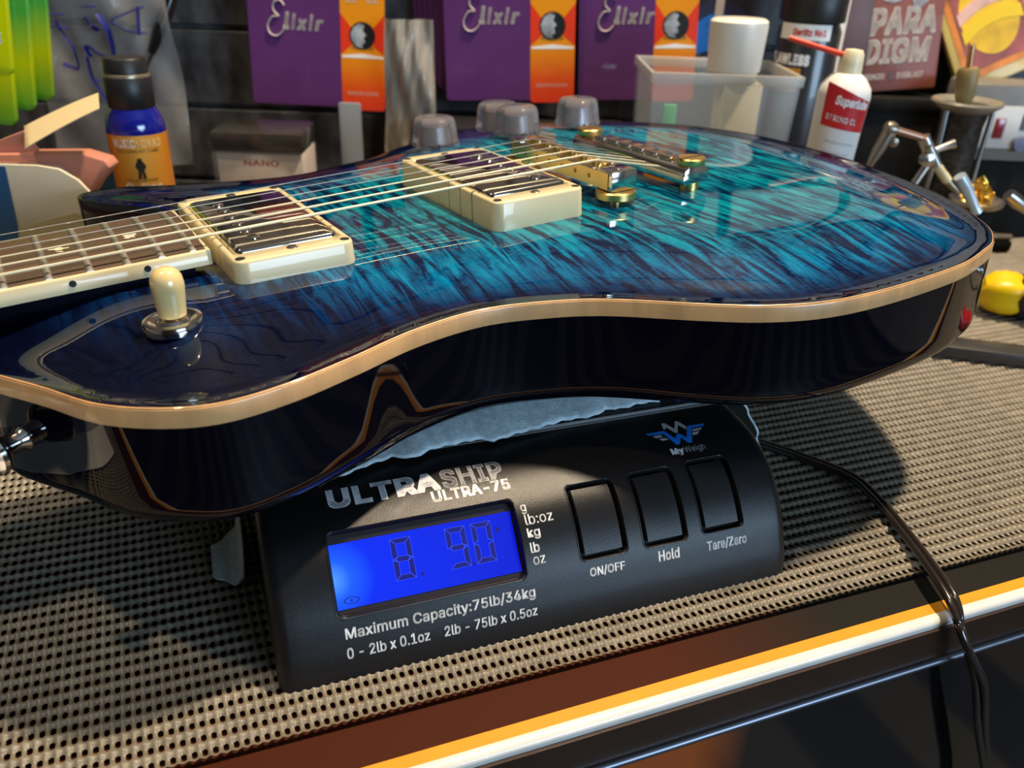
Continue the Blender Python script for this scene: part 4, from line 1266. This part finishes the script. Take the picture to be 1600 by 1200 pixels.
# long black case lying below the packs
e = empty('black_case', BG(20, 690, 0), PSI, 'long low black case lying under the hanging purple packs', 'case')
mb = MB(); mb.box(-95, 80, 0, 70, 0, 78); mb.build('case_body', M_black_matt, e, bevel=3)
mb = MB(); mb.box(-97, 82, -1.5, 71.5, 64, 80); mb.build('case_lid', M_black_plastic, e, bevel=3)

# translucent storage bin and what stands in and behind it
def storage_bin():
    e = empty('storage_bin', BG(152, 610, 0), PSI, 'translucent plastic storage bin behind the guitar body', 'bin')
    M = mat('frosted_bin', (0.46, 0.51, 0.54), 0.3, alpha=.24)
    Mr = mat('frosted_rim', (0.70, 0.70, 0.66), 0.4, alpha=.38)
    def ring(x, y, z_): return [(x[0], y[0], z_), (x[1], y[0], z_), (x[1], y[1], z_), (x[0], y[1], z_)]
    mb = MB(); x0, x1, y0, y1 = -51, 54, 0, 86
    mb.loops([ring((x0 + 6, x1 - 6), (y0 + 3, y1 - 3), .6), ring((x0, x1), (y0, y1), 138), ring((x0 + 1.6, x1 - 1.6), (y0 + 1.6, y1 - 1.6), 138), ring((x0 + 7.4, x1 - 7.4), (y0 + 4.6, y1 - 4.6), 2.4)], 0, True, True)
    mb.build('bin_walls', M, e, bevel=1.2)
    mb = MB(); mb.loops([ring((x0 - 1, x1 + 1), (y0 - 1, y1 + 1), 132), ring((x0 - 1.4, x1 + 1.4), (y0 - 1.4, y1 + 1.4), 139), ring((x0 + 1.4, x1 - 1.4), (y0 + 1.4, y1 - 1.4), 139), ring((x0 + 1.4, x1 - 1.4), (y0 + 1.4, y1 - 1.4), 132)]); mb.build('rim', Mr, e, bevel=.6)
    # tub with wide white cap standing on a cream carton
    c = empty('cream_carton', BG(169, 640, 2.6), PSI, 'cream carton standing inside the translucent bin', 'carton')
    mb = MB(); mb.box(-12.5, 15, -14, 16, 0, 128); mb.build('carton_body', mat('cream_board', (0.80, 0.74, 0.55), 0.6), c, bevel=1)
    t = empty('white_tub', BG(164, 640, 131), PSI, 'tub with a wide white cap standing out of the translucent bin', 'tub')
    t.rotation_euler = (0, math.radians(-1), PSI)
    mb = MB(); mb.lathe([(14, .2), (17, .8), (17, 6), (18.5, 8)], 40); mb.build('tub_body', M_white_plastic, t)
    mb = MB(); mb.lathe([(17.5, 6), (18.8, 7), (20.5, 36), (20.2, 40), (18.2, 41.6), (0, 42)], 48); mb.build('cap', M_white_plastic, t)
    g = empty('green_stick', BG(119, 628, 2.6), PSI, 'green plastic stick inside the left of the translucent bin', 'stick')
    mb = MB(); mb.box(-5, 5, -2, 2, 0, 112); mb.build('stick_body', mat('green_plastic', (0.10, 0.45, 0.14), 0.4), g, bevel=1)
    s = empty('packet', BG(186, 662, 2.6), PSI, 'blue-grey packet slanting inside the right of the bin', 'packet')
    mb = MB(); mb.prism([(-14, 0), (8, 0), (12, 120), (-14, 124)], 0, 2, plane='xz'); mb.build('packet_sheet', mat('slate_blue', (0.16, 0.20, 0.32), 0.5), s, smooth=0)


storage_bin()

# white squeeze bottle with red label and red straw
def squeeze_bottle():
    e = empty('lubricant_bottle', BG(209, 548, 0), PSI, 'white nozzle bottle with red label leaning beside the translucent bin', 'bottle')
    e.rotation_euler = (0, math.radians(1.5), PSI)
    mb = MB(); mb.lathe([(0, .3), (13, .5), (14.2, 3), (15.5, 120), (16.2, 138), (15.2, 143), (11, 148.5), (7.5, 151), (0, 152)], 44); mb.build('bottle_body', mat('white_bottle', (0.78, 0.78, 0.76), 0.35, coat=.2), e)
    mb = MB(); mb.lathe([(7.3, 150), (6.8, 157), (6.4, 162), (5.2, 164.5), (0, 165.2)], 28); mb.build('nozzle', mat('ivory_plastic', (0.82, 0.74, 0.50), 0.35), e)
    R_ = lambda z_: np.interp(z_, [3, 120, 138], [14.2, 15.5, 16.2]) + .25
    mb = MB(); rows = []
    for k in range(8):
        t = k / 7; row = []
        for a in np.linspace(-1.05, .95, 20):
            z_ = 119 + 22 * t + (2.0 if t == 1 else 1.0) * -math.sin(a) * (3.2 if t > .5 else 2.2); row.append((R_(z_) * math.sin(a), -R_(z_) * math.cos(a), z_))
        rows.append(row)
    mb.loops(rows, closed=False); lb = mb.build('label', mat('red_label', (0.62, 0.02, 0.025), 0.4), e)
    f = lambda x_, z_: ((R_(z_) + .15) * math.sin(x_ / 15.5), -(R_(z_) + .15) * math.cos(x_ / 15.5), z_ - x_ * .14)
    flat_text('lettering', 'Superlube', -9.5, 12, 131.5, 138.5, M_white_ink, lb, bold=.03, shear=.3, fn=f)
    flat_text('lettering', 'STRING CL', -13.5, 6, 123, 126.5, M_white_ink, lb, bold=.01, fn=f)
    for k in range(5): flat_text('lettering', 'lubricant and cleaner', -11, 9 - k % 2 * 2, 110 - 6.5 * k, 111.8 - 6.5 * k, mat('grey_print', (.45, .45, .45), .5), e, fn=f)
    mb = MB(); mb.tube([(-2, 0, 160.5), (-20, 4, 164), (-39, 9, 168)], 1.7, 12); mb.build('straw', mat('red_straw', (0.72, 0.06, 0.03), 0.35), e)


squeeze_bottle()

# navy pack with a blue disc behind the bin
e = empty('string_pack', BG(148, 752, 110), PSI, 'black string pack with a bright blue disc behind the white tub', 'guitar strings')
mb = MB(); mb.prism(rrect(0, 62, 0, 100, 3), 0, 4, plane='xz'); mb.build('sleeve', mat('black_card', (0.012, 0.012, 0.018), .35, coat=.3), e, bevel=.5)
mb = MB(); mb.lathe([(29, 0), (29, .2), (0, .2)], 48, (26, -.1, 38), (0, -1, 0)); dk = mb.build('navy_disc', mat('navy_print', (0.02, 0.022, 0.07), .4), e, smooth=0)
mb = MB(); mb.prism([(26 + 22.5 * math.cos(a), 35 + 22 * math.sin(a)) for a in np.linspace(0.0, math.pi, 26)] + [(6, 24)], -.6, -.45, plane='xz'); mb.build('blue_disc', mat('azure_print', (0.01, 0.22, 0.80), .4), dk, smooth=0)
mb = MB(); mb.prism(rrect(22, 29, 55, 69, 2), -.8, -.65, plane='xz'); mb.build('pale_tab', M_pale_ink, dk, smooth=0)
flat_text('lettering', 'COATED', 16, 32, 47, 50, mat('deep_blue_ink', (0.01, 0.05, 0.3), .4), dk, -.85)
flat_text('lettering', 'Pro', 5, 27, 12, 27, M_lgrey_ink, e, -.4, .02, .3)
mb = MB(); mb.prism([(4, 6), (40, 6), (40, 11), (4, 11)], -.4, -.2, plane='xz'); mb.build('blue_band', mat('steel_blue_print', (0.03, 0.16, 0.42), .4), e, smooth=0)

# black jar with white label
e = empty('black_jar', BG(231, 690, 0), PSI, 'black jar with white label and screw lid behind the red straw', 'jar')
mb = MB(); mb.lathe([(0, 0), (22.5, .5), (23.5, 3), (23.5, 162), (21, 168), (0, 169)], 48); jb = mb.build('jar_body', mat('black_jar_plastic', (0.02, 0.021, 0.026), .3, coat=.3), e)
mb = MB(); mb.lathe([(24, 169), (24.4, 170), (24.4, 192), (23, 194), (0, 194)], 64, mod=lambda i, z: 1 + (.01 if i % 2 else -.01) * (170 < z < 192)); mb.build('lid', M_black_plastic, e, smooth=50)
cyl = lambda R_: (lambda x_, z_: (R_ * math.sin(x_ / R_), -R_ * math.cos(x_ / R_), z_))
f = cyl(23.7)
mb = MB(); rows = [[f(x_, z_) for x_ in np.linspace(-32, 9, 24)] for z_ in (157, 168)]; mb.loops(rows, closed=False); lb = mb.build('label', M_white_ink, e)
flat_text('lettering', 'Gerlitz No1', -20, 5, 160, 165, M_red_ink, lb, bold=.03, fn=cyl(23.9))
flat_text('lettering', 'FLAWLESS', -38, -4, 139, 147, M_white_ink, lb, bold=.05, fn=cyl(23.9))
mb = MB(); rows = [[f(x_, z_) for x_ in np.linspace(-34, -9, 12)] for z_ in (120, 137)]; mb.loops(rows, closed=False); mb.build('orange_bars', mat('amber_print', (0.62, 0.25, 0.01), .4), lb)
e = empty('white_tube', BG(259, 712, 0), PSI, 'narrow white tube standing between the black jar and brown pack', 'tube')
mb = MB(); mb.lathe([(0, 0), (7, .5), (7, 186), (3.5, 196), (3, 212), (0, 212)], 24); mb.build('tube_body', M_white_plastic, e)

# brown packs
def pushed(name, loc, k, label, cat):
    e = empty(name, BG(loc[0] * k, loc[1] * k, CAM_H - (CAM_H - loc[2]) * k), PSI, label, cat)
    e.scale = (k, k, k)
    return e


M_brown = mat('brown_card', (0.22, 0.060, 0.040), .55, coat=.05, noise=.12, nscale=20)
M_brown_d = mat('dark_brown_card', (0.10, 0.032, 0.022), .45, noise=.2, nscale=25)
M_cream_ink = mat('cream_ink', (0.85, 0.77, 0.70), .6)
e = pushed('string_pack', (258, 648, 124.0), 1.165, 'brown string pack with large cream capitals leaning on the black case', 'guitar strings')
e.rotation_euler = (math.radians(-6), math.radians(-5.5), PSI)
mb = MB(); mb.prism(rrect(0, 60, 0, 112, 2), 0, 5, plane='xz'); mb.build('sleeve', M_brown, e, bevel=.5)
flat_text('lettering', 'PARA', 8, 55, 38.5, 57, M_cream_ink, e, -.3, .03, .12)
flat_text('lettering', 'DIGM', 5, 53, 19, 36.5, M_cream_ink, e, -.3, .03, .12)
flat_text('lettering', 'BRONZE', 3, 22, 8.5, 12.5, M_cream_ink, e, -.3, .03)
flat_text('lettering', 'EVERLAST', 31, 50, 8.5, 12.5, M_cream_ink, e, -.3, .0)
mb = MB(); mb.prism([(25, 7.6), (28.5, 7.6), (28.5, 13.4), (25, 13.4)], -.3, -.1, plane='xz'); mb.build('dark_mark', M_brown_d, e, smooth=0)
# bird emblem: spread wing, body and tail
mb = MB()
mb.prism([(16, 62), (22, 60), (28, 61), (33, 65), (41, 62), (47, 64), (58, 68), (61, 74), (56, 78), (50, 76), (42, 82), (36, 78), (29, 82), (20, 78), (15, 70)], -.3, -.1, plane='xz')
for k in range(5): mb.prism([(36 + 2.6 * k, 62 + .3 * k), (38 + 2.6 * k, 62 + .3 * k), (41 + 1.6 * k, 54 + 1.3 * k), (39.6 + 1.6 * k, 53.6 + 1.3 * k)], -.32, -.12, plane='xz')
mb.build('bird_emblem', mat('silver_print', (0.42, 0.42, 0.44), .5, noise=.45, nscale=160), e, smooth=0)
e = pushed('carton', (233, 668, 121.0), 1.13, 'plain brown box standing just left of the lettered brown pack', 'box')
e.rotation_euler = (math.radians(-5), math.radians(-3), PSI)
mb = MB(); mb.box(0, 40, 0, 16, 0, 112); mb.build('carton_body', M_brown_d, e, bevel=1)

# yellow pack with round emblem
e = pushed('string_pack', (318, 606, 130.5), 1.24, 'tilted yellow and orange string pack with round emblem at upper right', 'guitar strings')
e.rotation_euler = (math.radians(-14), math.radians(-27), PSI)
mb = MB(); mb.prism(rrect(0, 62, 0, 108, 2), 0, 7, plane='xz'); mb.build('sleeve', mat('pale_yellow_card', (0.60, 0.44, 0.12), .4, coat=.2), e, bevel=.6)
mb = MB(); mb.prism(rrect(5, 57, 8, 102, 1), -.3, -.05, plane='xz'); pr = mb.build('orange_border', mat('orange_print', (0.62, 0.20, 0.02), .4, noise=.35, nscale=60), e, smooth=0)
mb = MB(); mb.prism(rrect(9.5, 52.5, 13, 97, 1), -.5, -.35, plane='xz'); mb.build('plum_field', mat('plum_print', (0.30, 0.07, 0.06), .4, noise=.5, nscale=40), pr, smooth=0)
mb = MB(); mb.prism([(31 + 19 * math.cos(a), 45 + 27 * math.sin(a)) for a in np.linspace(0, 2 * math.pi, 36, endpoint=False)], -.75, -.55, plane='xz'); mb.build('yellow_oval', mat('yellow_print', (0.78, 0.48, 0.005), .4, noise=.3, nscale=50), pr, smooth=0)


def banner(z0, h, c, amp):
    mb = MB(); n = 18; P = []
    for k in range(n + 1): t = k / n; P.append((11 + 40 * t, z0 + amp * math.sin(2.6 * t + .3) + 3 * t))
    mb.prism(P + [(p[0], p[1] + h) for p in P[::-1]], -1.0, -.8, plane='xz'); mb.build('banner', c, pr, smooth=0)


banner(42, 8, mat('pink_print', (0.70, 0.42, 0.36), .4, noise=.2, nscale=120), 7); banner(29, 9, mat('bright_yellow_print', (0.82, 0.56, 0.0), .4), 8)

# big black case carrying the packs
e = empty('black_case', BG(390, 745, 0), PSI, 'tall black case under the brown and yellow packs', 'case')
mb = MB(); mb.box(-88, 150, 0, 40, 0, 98); mb.build('case_body', M_black_matt, e, bevel=3)
mb = MB(); mb.box(-90, 152, -2, 41, 94, 106.8); mb.build('case_lid', M_black_matt, e, bevel=3)

# soldering corner on the right
def solder_corner():
    Mg = mat('grey_enamel', (0.17, 0.165, 0.15), .45, noise=.15, nscale=40)
    e = empty('soldering_station', BG(392, 700, 0), PSI, 'grey soldering station with white panel and red switch at right edge', 'soldering station')
    mb = MB(); mb.box(-19, 90, 0, 40, 66, 127); mb.build('station_body', Mg, e, bevel=3)
    mb = MB(); mb.box(-17, 88, 2, 39, 0, 66); mb.build('station_base', M_black_matt, e, bevel=2)
    mb = MB(); mb.prism(rrect(-2, 88, 77, 110.5, 2), -1.2, .2, plane='xz'); p = mb.build('control_panel', mat('white_panel', (0.60, 0.58, 0.55), .4), e, bevel=.4)
    mb = MB(); mb.box(8, 16, -2.8, -1, 85, 101); mb.build('power_switch', mat('red_rocker', (0.22, 0.005, 0.02), .25, coat=.5), p, bevel=.6)
    mb = MB(); mb.box(29, 62, -1.6, -1, 92, 105); mb.build('readout', mat('grey_readout', (0.12, 0.14, 0.17), .2), p, smooth=0)
    mb = MB(); mb.lathe([(6.5, 0), (6, 4), (0, 4.2)], 24, (33, -1.2, 81.5), (0, -1, 0)); mb.build('control_dial', mat('blue_grey_knob', (0.12, 0.15, 0.25), .4), p)
    # tall iron holder with flared top
    h = empty('iron_holder', BG(327, 614, 0), PSI, 'dark cylindrical iron holder with flared grey rim beside the white panel', 'soldering iron holder')
    mb = MB(); mb.lathe([(0, .2), (17.5, .5), (17, 8), (16, 24), (15.5, 60), (14.5, 110), (16, 120)], 44); mb.build('holder_body', mat('dark_mesh', (0.05, 0.042, 0.034), .35, metal=.6, noise=.5, nscale=260), h)
    mb = MB(); mb.lathe([(14.6, 119), (23, 124.5), (24, 126), (23, 127.5), (16, 124.5), (13.5, 118)], 44); mb.build('holder_rim', mat('grey_rim', (0.26, 0.24, 0.20), .35, metal=.3), h)
    mb = MB()
    for dx in (-15.6, 15.6): mb.tube([(dx * 1.1, -9, 3), (dx * 1.05, -9, 40), (dx, -8, 90), (dx * 1.05, -7, 121)], 1.8, 10)
    mb.build('holder_rods', mat('steel_rod', (0.42, 0.42, 0.42), .3, 1.0), h)
    # soldering iron resting in the holder
    s = empty('soldering_iron', BG(325, 614, 122.0), PSI, 'ochre soldering iron standing in the flared holder', 'soldering iron')
    s.rotation_euler = (0, math.radians(-8), PSI)
    mb = MB(); mb.lathe([(0, -20), (2.5, -18), (4.5, 2), (6.5, 8), (7.5, 24), (6, 27), (0, 27)], 24); mb.build('handle', mat('ochre_grip', (0.24, 0.18, 0.07), .5), s)
    mb = MB(); mb.lathe([(2.2, 26), (2.2, 42), (0, 43)], 14); mb.build('copper_pin', mat('copper', (0.80, 0.42, 0.20), .25, 1.0), s)
    # helping hands
    k = empty('helping_hands', BG(298, 556, 0), PSI, 'jointed metal helping-hands stand with clips in front of black case', 'helping hands')
    Ms = mat('worn_steel', (0.45, 0.43, 0.40), .3, 1.0)
    mb = MB(); mb.lathe([(0, .2), (14.5, .4), (15, 3), (14, 9), (6, 13), (0, 13.5)], 44, (-36, -6, 0)); mb.build('base', M_black_plastic, k)
    mb = MB(); mb.tube([(-36, -6, 12), (-34, -5, 60), (-15, 0, 98)], 2.6, 12); mb.build('post', Ms, k)
    mb = MB(); mb.tube([(-47, -1, 117), (-22, 0, 111)], 2.3, 12); mb.build('rod', mat('copper_rod', (0.42, 0.24, 0.17), .35, .8), k)
    mb = MB()
    mb.lathe([(0, -4), (4, -3.4), (5, 0), (4, 3.4), (0, 4)], 20, (-48, -2, 117), (1, 0, -.2)); mb.lathe([(0, -3), (3, -2), (3, 2), (0, 3)], 14, (-45, -4, 109), (0, 1, 0))
    mb.tube([(-48, -2, 115), (-53, -3, 103), (-57, -4, 93)], [4.4, 4.0, 2.2], 10); mb.build('clip', mat('dull_clip', (0.28, 0.24, 0.19), .35, .9), k)
    mb = MB(); mb.tube([(-24, 0, 112), (-13, 0, 97)], [4.2, 4.2], 12); mb.tube([(-21, -4, 107), (-12, -4, 95)], [3, 3], 10)
    mb.lathe([(0, -4), (4.2, -3), (4.2, 3), (0, 4)], 18, (-21, -6, 99), (0, 1, 0)); mb.tube([(-14, 0, 104), (-6, 1, 107), (-2, 1, 108.5)], [2, 2.6, 3.2], 12); mb.build('joint', Ms, k)
    mb = MB(); mb.tube([(-13, 0, 97), (0, 0, 84)], 3.0, 14); mb.build('sleeve', mat('ivory_sleeve', (0.72, 0.60, 0.34), .4), k)
    mb = MB(); mb.tube([(0, 0, 84), (10, 0, 76)], 2.4, 12); mb.build('clip', mat('dull_clip2', (0.30, 0.25, 0.18), .35, .9), k)
    mb = MB(); mb.tube([(6, -2, 88), (13, -2, 80), (22, -2, 68), (25, -2, 64)], [4.0, 4.2, 3.0, 3.8], 14); mb.build('clip', mat('pale_blue_clip', (0.50, 0.62, 0.72), .3, .5), k)['label'] = 'pale blue clip'
    mb = MB(); mb.tube([(40, -6, 78), (48, -6, 73), (60, -5, 66), (74, -4, 56)], [4.0, 4.6, 3.0, 2.2], 12); mb.build('clip', Ms, k)
    # brass wool cup with glass tray
    b = empty('brass_wool_cup', BG(334, 578, 0), PSI, 'steel dish of gold brass wool on black stand among the helping-hands clips', 'dish')
    mb = MB(); mb.lathe([(0, .2), (13, .4), (13, 60), (0, 60)], 32); mb.build('stand', M_black_matt, b, bevel=.8)
    mb = MB(); mb.lathe([(12, 60.2), (17, 63), (18.5, 66.5), (18, 67), (14, 63.5), (0, 62.5)], 40); mb.build('dish', Ms, b)
    mb = MB(); r = np.random.default_rng(5); pts = []
    for q in range(170):
        a, rr = r.uniform(0, 6.28), r.uniform(0, 11); pts.append((rr * math.cos(a), rr * math.sin(a), 64 + r.uniform(0, 1) * (19 - rr)))
    mb.tube(spline(pts, 3), .7, 5); mb.build('brass_wool', mat('gold_wool', (0.72, 0.46, 0.08), .3, 1.0), b)


solder_corner()

# low black pad, brass rod and tan handle on the right of the bench
e = empty('tool_handle', BG(438, 655, 0), PSI, 'tan tool handle with steel cap at the far right', 'tool')
e.rotation_euler = (0, 0, PSI)
mb = MB(); mb.tube([(-10, -30, 11), (4, -12, 13), (16, 4, 15)], [9, 11, 10], 20); mb.build('handle', mat('tan_grip', (0.28, 0.23, 0.15), .5), e)
mb = MB(); mb.tube([(-14, -26, 24), (-9, -28, 25)], [4, 4.5], 14); mb.build('steel_cap', M_nickel_soft, e)
e = empty('steel_rod', BG(415, 668, 0), PSI, 'short steel rod lying on black block beside the tan handle', 'rod')
mb = MB(); mb.box(-34, 8, -8, 18, .8, 10); mb.build('block', M_black_matt, e, bevel=2)
mb = MB(); mb.tube([(-32, -3, 13), (6, -5, 13)], [2.6, 2.6], 12); mb.lathe([(0, -3.5), (3.6, -2.6), (3.6, 2.6), (0, 3.5)], 14, (-12, -4, 13.2), (1, 0, 0)); mb.build('rod', mat('bronze_rod', (0.40, 0.32, 0.22), .3, 1.0), e)


def screwdriver():
    e = empty('screwdriver', (490, 390, 0), 0, 'screwdriver with yellow and black rubber grip right of the guitar', 'screwdriver')
    ax = Vector((.80, -.60, 0)).normalized(); ang = math.atan2(ax.y, ax.x)
    e.rotation_euler = (0, 0, ang)
    Mk = mat('black_rubber_grip', (0.018, 0.016, 0.015), .5); My = mat('yellow_plastic', (0.72, 0.48, 0.0), .35)
    mb = MB(); mb.lathe([(0, 0), (9, 1.5), (13, 6), (14.5, 13), (14.2, 20), (12, 26)], 24, (0, 0, 15.4), (1, 0, 0), mod=lambda i, z: 1 + .09 * math.cos(5 * 2 * math.pi * i / 24)); mb.build('end_cap', My, e)
    mb = MB(); mb.lathe([(11.8, 22), (14.6, 25), (15.2, 60), (13.2, 84), (14.5, 100), (13.5, 112), (8, 116), (0, 116)], 24, (0, 0, 15.4), (1, 0, 0), mod=lambda i, z: 1 + .05 * math.cos(6 * 2 * math.pi * i / 24)); mb.build('grip', Mk, e)
    mb = MB()
    for a in (0.5, 1.6, 2.7): mb.tube([(26, 14.6 * math.cos(a), 15.4 + 14.6 * math.sin(a)), (48, 15.0 * math.cos(a), 15.4 + 15.0 * math.sin(a)), (66, 14.4 * math.cos(a), 15.4 + 14.4 * math.sin(a))], [3.6, 3.2, .6], 10)
    mb.build('grip_inlay', My, e)
    mb = MB(); mb.tube([(115, 0, 15.4), (230, 0, 15.4)], 3.2, 14); mb.build('shaft', M_chrome, e)


screwdriver()
e = empty('nut_file', (420, 340, 0), math.radians(-33), 'long flat black file with red end lying right of the guitar', 'file')
mb = MB(); mb.box(-20, 66, -9, 9, .9, 9.0); mb.build('blade', mat('black_steel_bar', (0.03, 0.028, 0.026), .4, coat=.2), e, bevel=1.6)
mb = MB(); mb.tube([(66, 0, 6), (74, 0, 6), (120, 0, 8)], [5, 7.5, 7], 16); mb.build('handle', mat('red_handle', (0.62, 0.02, 0.02), .3, coat=.4), e)

# printed sheet on the mat just left of the picture (mirrored in the guitar's side)
e = empty('paper_sheet', (-245, 268, 1.3), math.radians(-12), 'white printed sheet on the mat, mirrored in the left side of the guitar', 'paper')
mb = MB(); mb.box(-85, 85, -52, 60, 0, .3); mb.build('sheet', mat('white_paper', (0.80, 0.78, 0.74), .7), e, smooth=0)
mb = MB(); mb.box(30, 52, -50, 58, .32, .4); mb.build('grey_column', mat('grey_paper_print', (0.30, 0.32, 0.36), .7), e, smooth=0)
